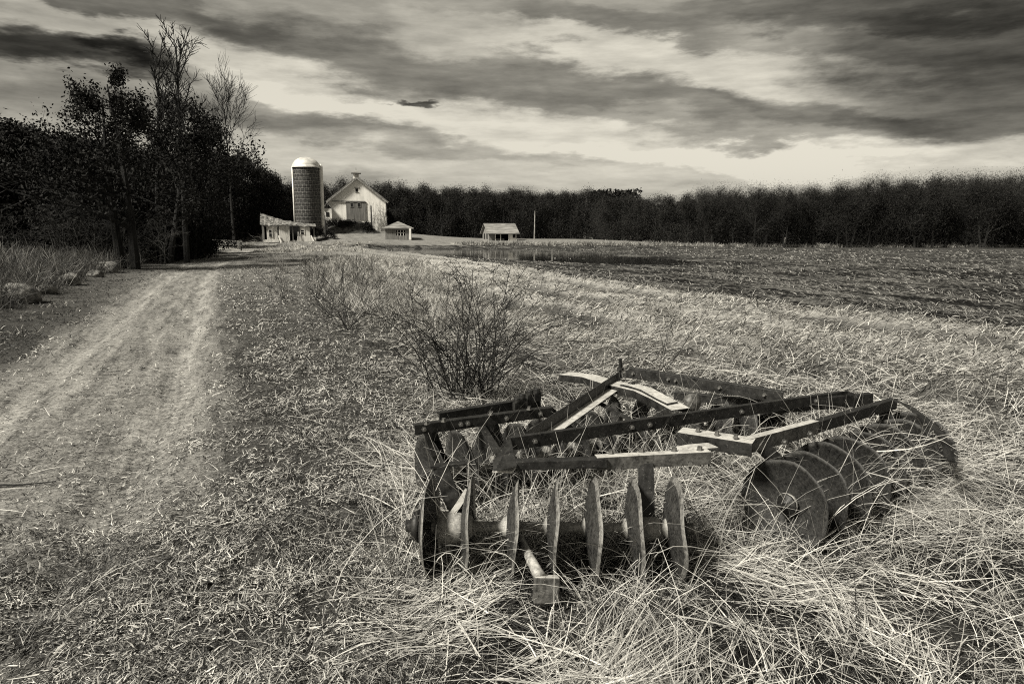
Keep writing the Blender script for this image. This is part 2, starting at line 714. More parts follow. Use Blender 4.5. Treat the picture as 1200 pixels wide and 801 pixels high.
# rain water standing in the hollow at the near side of the field
def build_water():
    mb = MB()
    n = 64
    ring = []
    for k in range(n):
        w = 2 * PI * k / n
        u, v = 27.0 * 1.2 * math.cos(w), 6.8 * 1.2 * math.sin(w)
        ring.append((-1.2 - .42 * u + .907 * v, 65.0 + .907 * u + .42 * v, -.07))
    mb.add(ring, [tuple(range(n - 1, -1, -1))])
    tag(mb.build('water', M['water']), kind='structure')


build_water()


# ------------------------------------------------------------------ grass (stuff)
def strips(x, y, az, length, width, e0, bend, curl, roll, tint, K, base=0.0, taper=.25):
    n = len(x)
    h = np.stack([-np.sin(az), np.cos(az), np.zeros(n)], -1)
    px, py, pz = x.copy(), y.copy(), np.full(n, 0.0) + base
    P = []
    for j in range(K + 1):
        P.append((px.copy(), py.copy(), pz.copy()))
        f = (j + .5) / K
        e = e0 + bend * f
        a = az + curl * f
        L = length / K
        px = px + L * np.cos(e) * np.cos(a)
        py = py + L * np.cos(e) * np.sin(a)
        pz = pz + L * np.sin(e)
    V = np.empty((n, K + 1, 2, 3))
    for j, (qx, qy, qz) in enumerate(P):
        g = height(qx, qy)
        z = g + np.maximum(qz, .004)
        w = width * .5 * (1 - (1 - taper) * (j / K) ** 1.5)
        e = e0 + bend * j / K
        d = np.stack([np.cos(e) * np.cos(az), np.cos(e) * np.sin(az), np.sin(e)], -1)
        nrm = np.cross(d, h)
        wv = (h * np.cos(roll)[:, None] + nrm * np.sin(roll)[:, None]) * w[:, None]
        c = np.stack([qx, qy, z], -1)
        V[:, j, 0] = c - wv
        V[:, j, 1] = c + wv
    base_i = (np.arange(n) * (K + 1) * 2)[:, None]
    Q = np.concatenate([base_i + np.array([[2 * j, 2 * j + 1, 2 * j + 3, 2 * j + 2]]) for j in range(K)], 1).reshape(-1, 4)
    return V.reshape(-1, 3), Q, np.repeat(tint, (K + 1) * 2)


def join(parts):
    V, Q, T, o = [], [], [], 0
    for v, q, t in parts:
        V.append(v); Q.append(q + o); T.append(t); o += len(v)
    return np.concatenate(V), np.concatenate(Q), np.concatenate(T)


def polar(n, r0, r1, p, a0=-46, a1=46):
    """n points, density per area falling as r^-p"""
    u = RNG.random(n)
    q = 2 - p
    r = (r0 ** q + u * (r1 ** q - r0 ** q)) ** (1 / q) if abs(q) > 1e-6 else r0 * (r1 / r0) ** u
    a = np.radians(RNG.uniform(a0, a1, n))
    return r * np.sin(a), r * np.cos(a), r


def U(a, b, n):
    return RNG.uniform(a, b, n)


def hay_zone(x, y):            # 1 right of the line lawn / straw
    return sst(-.5, .5, s_of(x, y) - (.62 + .115 * y) - 1.6 * (fbm(x * .7, y * .7, 51, 3) - .5))


def keep(m, *arrs):
    return [a[m] for a in arrs]


def build_grass():
    # --- matted turf between track and straw: short flat bits and little tufts
    parts = []
    x, y, r = polar(1600000, 1.5, 40, 2.65)
    to = track_off(x, y)
    pn = fbm(x * 1.6, y * 1.6, 71, 4)
    pf = fbm(x * 5, y * 5, 72, 3)
    ntr = np.clip(sst(.8, 2.1, np.abs(to) + (fbm(x * .9, y * .9, 77, 3) - .5) * .9) + .8 * sst(4.4, 2.3, y) + .10 - .08 * np.exp(-((np.abs(to) - .74) / .25) ** 2) * sst(3.5, 7, y), 0, 1)
    dens = ntr * (1 - .9 * hay_zone(x, y)) * np.clip((pf - .30) * 4.2, .12, 1) * np.clip((pn - .2) * 3.0, .3, 1)
    dens *= 1 - .3 * sst(3.9, 2.4, r) * sst(-.5, -1.3, x)
    dens *= np.where(to < -1.5, .55, 1)
    dens *= (field_edge(x, y) < 0)
    k = RNG.random(len(x)) < dens
    x, y, r = keep(k, x, y, r)
    n = len(x)
    wmin = .0011 * r
    tint = np.where(RNG.random(n) < .42, U(0, .33, n), U(.45, 1, n) * np.clip(.45 + 1.0 * fbm(x * 2.3, y * 2.3, 73, 3), .5, 1.1))
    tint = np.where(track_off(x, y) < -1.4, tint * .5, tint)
    parts.append(strips(x, y, U(0, 2 * PI, n), (.009 + .065 * RNG.random(n) ** 2.2) * (1 + r * .03), np.maximum(.0018 + .0065 * RNG.random(n) ** 2, wmin), U(-.1, .7, n), U(-1.2, .2, n), U(-.8, .8, n), U(-.7, .7, n), tint, 2, U(.002, .03, n)))
    # short upright tufts rooted in the turf
    x, y, r = polar(150000, 1.6, 22, 2.3)
    cl = fbm(x * 2.7, y * 2.7, 79, 3)
    k = (RNG.random(len(x)) < (1 - hay_zone(x, y)) * np.clip((cl - .5) * 7, 0, 1)) & (np.abs(track_off(x, y)) > 1.7) & (field_edge(x, y) < 0)
    k |= (RNG.random(len(x)) < .10 * (y < 3.6)) & (hay_zone(x, y) < .3)
    x, y, r = keep(k, x, y, r)
    n = len(x)
    parts.append(strips(x, y, U(0, 2 * PI, n), U(.04, .13, n), np.maximum(U(.0018, .0042, n), .0009 * r), U(.6, 1.45, n), U(-1.6, -.1, n), RNG.normal(0, .4, n), U(0, 3, n), np.where(RNG.random(n) < .5, U(0, .4, n), U(.4, .95, n)), 3, 0.0))
    V, Q, T = join(parts)
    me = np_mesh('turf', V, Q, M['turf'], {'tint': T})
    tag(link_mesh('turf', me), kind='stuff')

    # --- track: sparse crumbs of straw
    x, y, r = polar(60000, 2, 40, 2.6)
    k = (np.abs(track_off(x, y)) < 1.6) & (RNG.random(len(x)) < .8)
    x, y, r = keep(k, x, y, r)
    n = len(x)
    v, q, t = strips(x, y, U(0, 2 * PI, n), U(.015, .05, n), np.maximum(U(.003, .007, n), .0009 * r), U(-.1, .3, n), U(-.5, .1, n), U(-.5, .5, n), U(-.5, .5, n), RNG.random(n) * .9, 2, .004)
    tag(link_mesh('straw_litter', np_mesh('straw_litter', v, q, M['turf'], {'tint': t})), kind='stuff')

    # --- long bleached straw lying round the harrow
    parts = []
    x, y, r = polar(300000, 1.5, 11, 2.45)
    hzn = hay_zone(x, y)
    clump = fbm(x * 2.2, y * 2.2, 81, 3)
    dens = np.maximum(hzn, .006) * np.clip((clump - .37) * 4.6, .04, 1) * (1 - sst(5.5, 10, r) * .6)
    ft = on_z(640, 690, .05)
    dens = dens * (np.hypot((x - ft.x) / .20, (y - ft.y + .12) / .26) > 1)
    k = RNG.random(len(x)) < dens
    x, y, r, clump = keep(k, x, y, r, clump)
    n = len(x)
    flow = -.75 + 2.6 * (fbm(x * .55, y * .55, 83, 2) - .5) * 2
    azm = flow + RNG.normal(0, .55, n) + np.where(RNG.random(n) < .5, 0, PI)
    rnd = RNG.random(n) < .28
    azm = np.where(rnd, U(0, 2 * PI, n), azm)
    L = np.where(RNG.random(n) < .2, U(.25, .55, n), U(.05, .26, n))
    lift = U(0, .085, n) * np.clip(clump * 1.6, .3, 1.2)
    dk = RNG.random(n) < np.clip(.69 + 1.7 * (.5 - fbm(x * 3.1, y * 3.1, 87, 3)), .3, .97)
    tint = np.where(dk, U(0, .24, n), U(.62, 1, n))
    lift = np.where(dk, lift * .5, lift + .012)
    parts.append(strips(x, y, azm, L, np.maximum(.0016 + .0062 * RNG.random(n) ** 2.2, .0009 * r), U(-.05, .32, n), U(-.45, .05, n), RNG.normal(0, .13, n), U(-.6, .6, n), tint, 3, lift))
    # a few straws standing up
    x, y, r = polar(24000, 1.6, 9, 2.2)
    k = (hay_zone(x, y) > .5) & (fbm(x * 1.8, y * 1.8, 85, 2) > .45)
    x, y, r = keep(k, x, y, r)
    n = len(x)
    parts.append(strips(x, y, U(0, 2 * PI, n), U(.12, .42, n), U(.0022, .005, n), U(.6, 1.35, n), U(-1.4, -.1, n), RNG.normal(0, .4, n), U(0, 3, n), RNG.beta(2.4, 1.1, n), 4, 0.0))
    # long stalks through and over the harrow
    hx, hy = [], []
    for (ax, ay, bx, by, cnt) in ((-.5, 3.5, .9, 3.7, 420), (-.5, 4.1, .6, 4.7, 420), (.4, 4.2, 1.8, 4.9, 420), (1.75, 3.75, 2.8, 4.6, 620), (1.3, 3.6, 1.8, 3.9, 160), (.6, 4.8, 2.2, 5.3, 420), (-.7, 3.2, 1.1, 3.3, 300)):
        f = RNG.random(cnt)
        hx.append(ax + (bx - ax) * f + RNG.normal(0, .17, cnt)); hy.append(ay + (by - ay) * f + RNG.normal(0, .17, cnt))
    x, y = np.concatenate(hx), np.concatenate(hy)
    n = len(x)
    parts.append(strips(x, y, U(0, 2 * PI, n), U(.3, .85, n), U(.002, .0055, n), U(.7, 1.5, n), U(-1.7, -.1, n), RNG.normal(0, .5, n), U(0, 3, n), RNG.beta(2.6, 1.1, n), 6, 0.0))
    # the tangle thrown over the right-hand gang
    n = 850
    f = RNG.random(n)
    x = 1.88 + .95 * f + RNG.normal(0, .12, n); y = 3.95 + .70 * f + RNG.normal(0, .14, n)
    parts.append(strips(x, y, U(0, 2 * PI, n), U(.2, .75, n), U(.0025, .0065, n), U(-.6, 1.0, n), U(-2.0, .3, n), RNG.normal(0, .8, n), U(0, 3, n), RNG.beta(2.4, 1.2, n), 6, np.abs(RNG.normal(.22, .12, n))))
    n = 800
    f = RNG.random(n)
    x = 2.0 + .85 * f + RNG.normal(0, .1, n); y = 3.9 + .66 * f + RNG.normal(0, .12, n)
    parts.append(strips(x, y, RNG.normal(-.9, .7, n), U(.3, .7, n), U(.002, .005, n), U(.7, 1.2, n), U(-2.6, -1.2, n), RNG.normal(0, .4, n), U(0, 3, n), RNG.beta(2.4, 1.2, n), 6, 0.0))
    V, Q, T = join(parts)
    tag(link_mesh('straw', np_mesh('straw', V, Q, M['straw'], {'tint': T})), kind='stuff')

    # --- hay meadow out to the field: tufts leaning over
    x, y, r = polar(15000, 4.2, 60, 2.15, -52, 52)
    m = (field_edge(x, y) < .15) & (RNG.random(len(x)) < hay_zone(x, y)) & (y > 0)
    rowv = row_wave(x, y)
    m &= RNG.random(len(x)) < np.clip(.66 + .75 * rowv, .04, 1)
    m &= pond(x, y) > 1.45
    cx, cy, cr = keep(m, x, y, r)
    per = 20
    n = len(cx) * per
    cx, cy, cr = np.repeat(cx, per), np.repeat(cy, per), np.repeat(cr, per)
    sp = .07 + .012 * cr
    x, y = cx + RNG.normal(0, 1, n) * sp, cy + RNG.normal(0, 1, n) * sp
    lean = np.repeat(RNG.normal(-.9, .9, n // per), per)
    tt = np.repeat(np.clip(RNG.normal(.72, .14, n // per), .2, 1), per)
    parts = [strips(x, y, lean + RNG.normal(0, .8, n), U(.09, .26, n) * (1 - .55 * sst(25, 55, cr)), np.maximum(U(.0025, .006, n), .0010 * cr), U(.1, 1.1, n), U(-1.5, -.2, n), RNG.normal(0, .4, n), U(-.9, .9, n), np.where(RNG.random(n) < .3, U(0, .3, n), np.clip(tt + RNG.normal(0, .2, n), 0, 1)), 3, 0.0)]
    V, Q, T = join(parts)
    tag(link_mesh('meadow_grass', np_mesh('meadow_grass', V, Q, M['meadow'], {'tint': T})), kind='stuff')

    # --- tall dead grass: left bank, weeds right of the track, round the gate and farm
    cx, cy, hh, tn = [], [], [], []

    def patch(n, fx, hgt, tone):
        a, b = fx(n)
        cx.append(a); cy.append(b); hh.append(np.full(n, hgt)); tn.append(np.full(n, tone))

    def bank(n):
        yy = 13 + 34 * RNG.random(n) ** 1.4
        return np.interp(yy, TY, TX) - 3.7 - 7.5 * RNG.random(n), yy
    patch(1500, bank, .75, .13)

    def weeds(n):
        yy = 12 + 36 * RNG.random(n) ** 1.2
        return np.interp(yy, TY, TX) + 3.2 + .07 * yy + RNG.random(n) * (.6 + .16 * yy), yy
    patch(260, weeds, .42, .6)

    def farm(n):
        return -40 + 34 * RNG.random(n) ** .8, 66 + 30 * RNG.random(n)
    patch(420, farm, .28, .9)

    def edge(n):
        tt = 40 + 70 * RNG.random(n)
        return -8 + 75 * RNG.random(n), 91.5 + 2.2 * RNG.random(n)
    patch(500, edge, .5, .5)
    cx, cy, hh, tn = map(np.concatenate, (cx, cy, hh, tn))
    m = (np.abs(track_off(cx, cy)) > 1.8) & (pond(cx, cy) > 1.4)
    cx, cy, hh, tn = keep(m, cx, cy, hh, tn)
    per = 34
    n = len(cx) * per
    cr = np.repeat(np.hypot(cx, cy), per)
    x = np.repeat(cx, per) + RNG.normal(0, .22, n); y = np.repeat(cy, per) + RNG.normal(0, .22, n)
    H = np.repeat(hh * np.clip(RNG.normal(1, .25, len(hh)), .4, 1.7), per)
    T0 = np.repeat(tn * np.clip(RNG.normal(1, .3, len(tn)), .3, 1.5), per)
    V, Q, T = strips(x, y, U(0, 2 * PI, n), H * U(.5, 1.2, n), np.maximum(U(.004, .009, n), .0007 * cr), U(.9, 1.5, n), U(-1.5, .1, n), RNG.normal(0, .3, n), U(0, 3, n), np.clip(T0 + RNG.normal(0, .2, n), 0, 1), 3, 0.0)
    tag(link_mesh('tall_grass', np_mesh('tall_grass', V, Q, M['tall'], {'tint': T})), kind='stuff')

    # --- stubble and clods on the ploughed field
    x, y, r = polar(240000, 11, 92, 2.6, -30, 52)
    s = s_of(x, y); tt = t_of(x, y)
    m = (field_edge(x, y) > -.1) & (y < 92) & ((pond(x, y) > 1.1) | (RNG.random(len(x)) < .12))
    band = fbm(s * 1.6, tt * .16, 91, 4)
    m &= RNG.random(len(x)) < np.clip((band - .49) * 7, .03, 1)
    x, y, r = keep(m, x, y, r)
    n = len(x)
    V, Q, T = strips(x, y, RNG.normal(1.95, .6, n), U(.05, .2, n) * (1 + .01 * r), np.maximum(U(.006, .02, n), .0009 * r), U(-.1, .6, n), U(-.8, .1, n), U(-.5, .5, n), U(-.8, .8, n), RNG.beta(1.2, 1.6, n), 2, .01)
    tag(link_mesh('field_stubble', np_mesh('field_stubble', V, Q, M['stubble'], {'tint': T})), kind='stuff')


build_grass()


# ------------------------------------------------------------------ disc harrow
def build_harrow():
    root = empty('disc_harrow', (1.0, 4.2, hz(1, 4.2)))
    tag(root, 'rusty old disc harrow sunk in long dry straw beside the bare shrub', 'disc harrow')
    inv = Matrix.Translation(-Vector(root.location))

    def put(mb, name, mat, parent=None, smooth=False, bevel=0.0):
        """points are given in the world; the part's origin is its own middle"""
        c = sum((Vector(p) for p in mb.v), Vector()) / len(mb.v)
        mb.v = [tuple(Vector(p) - c) for p in mb.v]
        o = mb.build(name, mat, None, smooth, bevel)
        bm = bmesh.new()
        bm.from_mesh(o.data)
        bmesh.ops.recalc_face_normals(bm, faces=bm.faces)
        bm.to_mesh(o.data)
        bm.free()
        par = parent or root
        base = Vector(root.location)
        if parent is not None:
            base = base + Vector(parent.location)
        o.parent = par
        o.location = c - base
        return o

    def angle(w, h, t, side=1, top=True):
        """L section: upright leaf h tall, flat leaf w wide to one side, at the top or the bottom"""
        if top:
            p = [(0, 0), (0, -h), (side * t, -h), (side * t, -t), (side * w, -t), (side * w, 0)]
        else:
            p = [(0, 0), (0, h), (side * t, h), (side * t, t), (side * w, t), (side * w, 0)]
        return p if side < 0 else p[::-1]

    def flat(w, t):
        return [(-w / 2, -t), (-w / 2, 0), (w / 2, 0), (w / 2, -t)]

    def channel(w, h, t):
        return [(-w / 2, 0), (w / 2, 0), (w / 2, -h), (w / 2 - t, -h), (w / 2 - t, -t), (-w / 2 + t, -t), (-w / 2 + t, -h), (-w / 2, -h)]

    P = on_z

    def bolt(p, r=.013, h=.022, parent=None, ax=ZUP):
        mb = MB()
        mb.lathe([(0, .0001), (0, r * 1.5), (.004, r * 1.5), (.004, r), (h, r), (h, .0001)], p, ax, 6)
        put(mb, 'bolt', M['iron_worn'], parent)

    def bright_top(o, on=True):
        # skylight painted into the upward faces; the sides keep the body material
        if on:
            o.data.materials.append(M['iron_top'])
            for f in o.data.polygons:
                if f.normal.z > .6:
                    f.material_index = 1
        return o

    # ---- gang beams and frame bars
    def bar(name, prof, a, b, mat='iron', parent=None, up=ZUP, bev=.0025):
        mb = MB()
        mb.extrude(prof, a, b, up)
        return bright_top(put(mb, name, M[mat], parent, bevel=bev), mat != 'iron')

    fl = P(605, 541, .585), P(712, 538, .585)
    bar('gang_beam', angle(.06, .045, .009, -1), fl[0], fl[1])
    fr = P(700, 536, .59), P(834, 529, .59)
    b1 = bar('gang_beam', angle(.055, .068, .009, -1), fr[0], fr[1], 'iron_worn')
    for px, py in ((716, 533), (752, 531), (790, 530), (820, 529)):
        bolt(P(px, py - 1.5, .588), parent=None)
    for px, py in ((724, 546), (806, 539)):
        p = P(px, py, .555)
        bolt(p + Vector((0, -.045, .0)), .010, .018, None, Vector((0, -1, 0)))

    a0, a1 = P(597, 513, .62), P(987, 459, .62)
    bar('frame_bar', angle(.035, .072, .010, -1), a0, a1)
    # folded foot at its left end
    mb = MB()
    q = [P(592, 515, .62), P(598, 513, .62), P(606, 546, .575), P(578, 552, .555), P(577, 540, .575)]
    off = Vector((.004, .012, -.004))
    mb.add(q + [v + off for v in q], [(0, 1, 2, 3, 4), (9, 8, 7, 6, 5)] + [(i, i + 5, (i + 1) % 5 + 5, (i + 1) % 5) for i in range(5)])
    put(mb, 'corner_plate', M['iron'], bevel=.002)
    mb = MB()
    q = [P(577, 551, .54), P(588, 546, .54), P(606, 545, .54), P(600, 552, .54)]
    off = Vector((0, 0, -.01))
    mb.add(q + [v + off for v in q], [(0, 1, 2, 3), (7, 6, 5, 4)] + [(i, i + 4, (i + 1) % 4 + 4, (i + 1) % 4) for i in range(4)])
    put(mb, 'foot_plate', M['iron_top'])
    # hooked right end
    mb = MB()
    e = P(987, 459, .62)
    mb.sweep(flat(.012, .085), [e + Vector((-.03, 0, .002)), e + Vector((.05, .03, .0)), e + Vector((.085, .0, -.01)), e + Vector((.08, -.05, -.03))])
    put(mb, 'end_hook', M['iron'])

    # diagonal angle iron, skylight painted on its flat leaf towards us
    d0, d1 = P(617, 506, .615), P(724, 437, .66)
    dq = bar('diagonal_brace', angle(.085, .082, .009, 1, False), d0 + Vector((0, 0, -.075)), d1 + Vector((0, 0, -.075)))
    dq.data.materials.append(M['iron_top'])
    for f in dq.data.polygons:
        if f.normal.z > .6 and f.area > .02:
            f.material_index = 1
    for q0, q1, h in ((a0, a1, .036), (P(486, 498, .60), P(648, 477, .60), .03), (P(733, 430, .62), P(918, 459, .62), .042)):
        dd = (q1 - q0).normalized()
        out = dd.cross(ZUP).normalized()
        for f in (.06, .31, .36, .64, .9):
            bolt(q0.lerp(q1, f) + out * .001 - ZUP * h, .011, .018, None, out)
    # pin and clevis at the top
    mb = MB()
    c = d1 + Vector((.02, .02, 0))
    mb.tube([c + Vector((0, 0, -.06)), c + Vector((0, 0, .11))], .013, 8)
    mb.lathe([(0, .0001), (0, .024), (.018, .024), (.018, .0001)], c + Vector((0, 0, .02)), ZUP, 10)
    pin = put(mb, 'hitch_pin', M['iron'], smooth=False)
    mb = MB()
    ring = [c + Vector((.045 + .028 * math.cos(w), .0, .055 + .038 * math.sin(w))) for w in np.linspace(0, 2 * PI, 15)]
    mb.tube(ring, .006, 6, cap=False)
    put(mb, 'pin_ring', M['iron_worn'], pin)

    c0, c1 = P(733, 430, .62), P(918, 459, .62)
    bar('frame_bar', angle(.05, .085, .010, -1), c0, c1)

    # wide pressed strap that runs down under the diagonal brace
    path = [P(662, 437, .585), P(690, 440, .60), P(716, 448, .615), P(752, 456, .615), P(776, 467, .60), P(798, 479, .575)]
    mb = MB()
    mb.sweep(channel(.15, .055, .008), path)
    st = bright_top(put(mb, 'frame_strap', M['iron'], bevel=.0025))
    mb = MB()
    up = Vector((0, 0, .016))
    mb.sweep(flat(.10, .012), [P(742, 453, .615) + up, P(758, 458, .615) + up, P(776, 468, .60) + up, P(788, 474, .585) + up])
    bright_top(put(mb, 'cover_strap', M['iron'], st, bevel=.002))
    mb = MB()
    mb.extrude(flat(.03, .006), P(728, 450.5, .622), P(752, 456.5, .622))
    put(mb, 'slot', M['dark_void'], st)

    # rear-left pair of bars
    bar('gang_beam', angle(.05, .062, .009, -1), P(486, 498, .60), P(648, 477, .60))
    bar('gang_beam', angle(.05, .075, .010, -1), P(515, 484, .60), P(634, 465, .60))
    for px, py in ((500, 498), (520, 495), (575, 487), (620, 481)):
        bolt(P(px, py - 1, .604), .012)
    # right-hand gang beam: bent plate, then the long arm
    k0, k1, k2, k3 = P(797, 503, .605), P(884, 516, .60), P(960, 493, .60), P(1052, 467, .60)
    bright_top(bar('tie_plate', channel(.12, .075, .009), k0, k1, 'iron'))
    bar('gang_beam', angle(.05, .082, .010, -1), k1 + Vector((-.02, .01, .004)), k2, 'iron_worn')
    bar('gang_beam', angle(.05, .070, .010, -1), k2 + Vector((-.02, -.01, -.008)), k3, 'iron')
    for px, py in ((818, 505), (840, 509), (862, 513)):
        bolt(P(px, py, .608), .011)
    for f in (.35, .75):
        p = k1.lerp(k2, f)
        bolt(p + Vector((.02, -.028, -.04)), .012, .02, None, Vector((.5, -.85, 0)))
    mb = MB()
    p = P(812, 521, .585)
    mb.sweep(flat(.09, .01), [P(790, 527, .585), P(812, 523, .59), P(836, 521, .585)])
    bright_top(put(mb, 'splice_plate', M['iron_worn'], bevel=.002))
    # beam of the far right gang
    bar('gang_beam', angle(.05, .085, .010, -1), P(900, 471, .60), P(1024, 461, .60))
    bar('gang_beam', angle(.05, .06, .010, -1), P(790, 459, .50), P(905, 470, .50))
    # curved guard round the end of the right gang
    g = [P(1046, 468, .61), P(1062, 474, .60), P(1080, 487, .57), P(1098, 503, .52), P(1110, 521, .46), P(1113, 540, .40)]
    mb = MB()
    mb.sweep([(-.028, -.005), (-.028, .005), (.028, .005), (.028, -.005)], g, up=Vector((.2, .3, 1)))
    put(mb, 'end_guard', M['iron'])
    # ---- gangs
    def dish(c, ax, R, depth, seed, sharp=1.0, tilt=0.0):
        """concave disc: bulges towards -ax"""
        rr = random.Random(seed)
        ph = [rr.uniform(0, 6.28) for _ in range(6)]
        am = [rr.uniform(.0008, .0038) for _ in range(6)]

        def wob(h, r, w):
            k = (r / R) ** 3
            e = sum(a * math.sin((i + 2) * w + p) for i, (a, p) in enumerate(zip(am, ph)))
            e2 = sum(a * math.sin((i + 2) * w + p * 2.3) for i, (a, p) in enumerate(zip(am[:4], ph)))
            return h + e2 * k * 1.1, r + e * k
        prof = []
        t = .0055
        N = 9
        for i in range(N + 1):
            r = .02 + (R - .02) * i / N
            prof.append((-depth * (1 - (r / R) ** 2), r))
        for i in range(N, -1, -1):
            r = .02 + (R - .02) * i / N
            prof.append((-depth * (1 - (r / R) ** 2) - t * (1.0 if i < N else .5), r - (0 if i < N else .001)))
        prof.append(prof[0])
        mb = MB()

        def wob2(h, r, w):
            a, b = wob(h, r, w)
            return b, a
        mb.lathe(prof, c, ax, 40, wob=wob2)
        return mb

    def gang(c0, ax, n, sp, R, concave, seed, hang, beam_z, xs=None, bells=True):
        ax = Vector(ax).normalized()
        cs = [c0 + ax * sp * i for i in range(n)] if xs is None else xs
        mb = MB()
        mb.tube([cs[0] - ax * .05, cs[-1] + ax * .06], .019, 8)
        axle = put(mb, 'gang_axle', M['iron'])
        for i, c in enumerate(cs):
            mb = dish(c, ax * concave, R * (1 + .03 * random.uniform(-1, 1)), .050 if seed == 100 else .068, seed + i)
            tilt = Matrix.Rotation(random.uniform(-.05, .05), 4, 'Z') @ Matrix.Rotation(random.uniform(-.05, .05), 4, ax.cross(ZUP))
            mb.v = [tuple(c + tilt @ (Vector(p) - c)) for p in mb.v]
            mb.mi = [1 if (k // 40) in (8, 9, 10) else 0 for k in range(len(mb.f))]  # paler rim faces: worn edge, with edge light put into the colour
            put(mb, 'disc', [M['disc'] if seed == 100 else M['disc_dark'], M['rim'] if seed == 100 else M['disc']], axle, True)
            # spool between this disc and the next: bell end against the next disc's bulge
            if i < n - 1:
                L = (cs[i + 1] - c).length
                a = ax
                prof = [(.0, .0001), (.0, .030), (.012, .034), (.024, .027), (L * .5, .025), (L * .62, .028), (L * .70, .048), (L * .80, .060), (L * .86, .062), (L * .86, .0001)]
                if concave > 0:
                    pass
                else:
                    prof = [(L - h, r) for h, r in prof][::-1]
                mb = MB()
                mb.lathe(prof, c, a, 16)
                put(mb, 'spool', M['soil_iron'], axle, True)
        # end washer and nut
        mb = MB()
        e = cs[-1] + ax * .03
        mb.lathe([(0, .0001), (0, .055), (.012, .06), (.022, .03), (.05, .03), (.05, .0001)], e, ax, 12)
        put(mb, 'end_nut', M['iron_worn'], axle)
        mb = MB()
        if concave > 0:
            mb.lathe([(0, .0001), (0, .03), (.03, .03), (.035, .07), (.07, .085), (.075, .0001)], cs[0] - ax * .13, ax, 16)
        else:
            mb.lathe([(0, .0001), (0, .022), (.02, .025), (.022, .055), (.03, .06), (.034, .0001)], cs[0] - ax * .0, ax, 12)
        put(mb, 'end_nut', M['iron'], axle, True)
        # hangers with their bearings
        for (f, topp) in hang:
            b = cs[0].lerp(cs[-1], f)
            mb = MB()
            mid = topp.lerp(b, .55)
            mb.sweep([(-.04, -.007), (-.04, .007), (.04, .007), (.04, -.007)], [topp + Vector((0, .01, -.01)), mid, b + Vector((0, .02, .05))], up=Vector((0, -1, .05)))
            hg = put(mb, 'hanger', M['iron'], axle, bevel=.002)
            mb = MB()
            mb.lathe([(-.06, .0001), (-.06, .045), (-.05, .058), (.05, .058), (.06, .045), (.06, .0001)], b, ax, 14)
            put(mb, 'bearing', M['soil_iron'], axle, True)
        return axle, cs

    # near gang: seven discs edge-on
    pxs = [506, 553, 606, 653, 697, 746, 793]
    pys = [616, 616.5, 617, 617.5, 618, 618.5, 619]
    cs = [on_z(a, b, .245) for a, b in zip(pxs, pys)]
    ax = (cs[-1] - cs[0]).normalized()
    ax_l, cs_l = gang(cs[0], ax, 7, 0, .258, 1, 100, [(.12, P(516, 545, .56)), (.88, P(757, 541, .555))], .57, xs=cs)
    mb = MB()   # big bearing housing of the near gang's left end
    b = cs[0].lerp(cs[1], .5)
    mb.lathe([(-.075, .0001), (-.075, .055), (-.06, .075), (-.02, .08), (.04, .08), (.07, .06), (.07, .0001)], b + Vector((0, -.01, .0)), ax, 18)
    put(mb, 'bearing_housing', M['soil_iron'], ax_l, True)
    mb = MB()   # cleaner bar leaning over it
    mb.sweep(flat(.03, .012), [on_z(527, 606, .30), on_z(538, 590, .37), on_z(548, 574, .44)], up=Vector((0, -1, .3)))
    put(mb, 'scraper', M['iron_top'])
    mb = MB()
    mb.extrude(flat(.05, .01), P(503, 545, .555), P(546, 541, .555))
    put(mb, 'short_beam', M['iron'])
    # bumper leg with its square foot, reaching down to the ground towards us
    mb = MB()
    t0, t1 = on_z(609, 630, .235), on_z(633, 676, .16)
    mb.tube([t0, t0.lerp(t1, .4), t0.lerp(t1, .85), t1], [.020, .021, .027, .030], 12)
    leg = put(mb, 'bumper_leg', M['soil_iron'], None, True)
    mb = MB()
    foot = on_z(640, 690, .105)
    mb.box(None, (.115, .05, .12), M4=Matrix.Translation(foot) @ Matrix.Rotation(.12, 4, 'Z') @ Matrix.Rotation(-.18, 4, 'X') @ Matrix.Rotation(.08, 4, 'Y'))
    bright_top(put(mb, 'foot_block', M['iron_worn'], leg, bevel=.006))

    # right-hand gang, running away from us
    axr = Vector((.80, .60, 0))
    cr0 = on_z(918, 592, .245)
    gang(cr0, axr, 8, .225, .262, -1, 200, [(.16, k1.lerp(k2, .15) + Vector((0, .03, -.05))), (.85, k3 + Vector((-.1, -.02, -.05)))], .57)
    # the two gangs behind
    gang(Vector((-.50, 4.00, .235)), Vector((.87, .5, 0)), 7, .205, .255, -1, 300, [(.08, P(503, 502, .55)), (.42, P(575, 492, .55)), (.95, P(640, 478, .57))], .57)
    gang(Vector((.78, 5.02, .235)), Vector((1, .06, 0)), 7, .205, .255, 1, 400, [(.1, P(770, 455, .52)), (.9, P(930, 468, .55))], .57)
    # upright lugs that stick up over the rear-left beam
    for px, py, h in ((606, 470, .05), (612, 467, .06), (621, 464, .07), (629, 460, .06)):
        mb = MB()
        p = P(px, py + 10, .58)
        mb.box(p + Vector((0, 0, h / 2)), (.05, .035, h), .5)
        mb.lathe([(0, .0001), (0, .022), (.03, .022), (.03, .0001)], p + Vector((0, 0, h)), ZUP, 8)
        put(mb, 'lug', M['iron'], bevel=.002)
    # braces inside the frame
    for a, b in (((664, 470), (716, 462)), ((560, 491), (585, 530)), ((700, 470), (756, 500))):
        bar('brace', flat(.045, .01), P(a[0], a[1], .55), P(b[0], b[1], .50), 'iron')
    # round spring seat behind the long bar
    mb = MB()
    mb.lathe([(-.02, .0001), (-.02, .05), (0, .065), (.03, .065), (.05, .045), (.05, .0001)], P(810, 471, .52), Vector((.4, -1, .1)), 14)
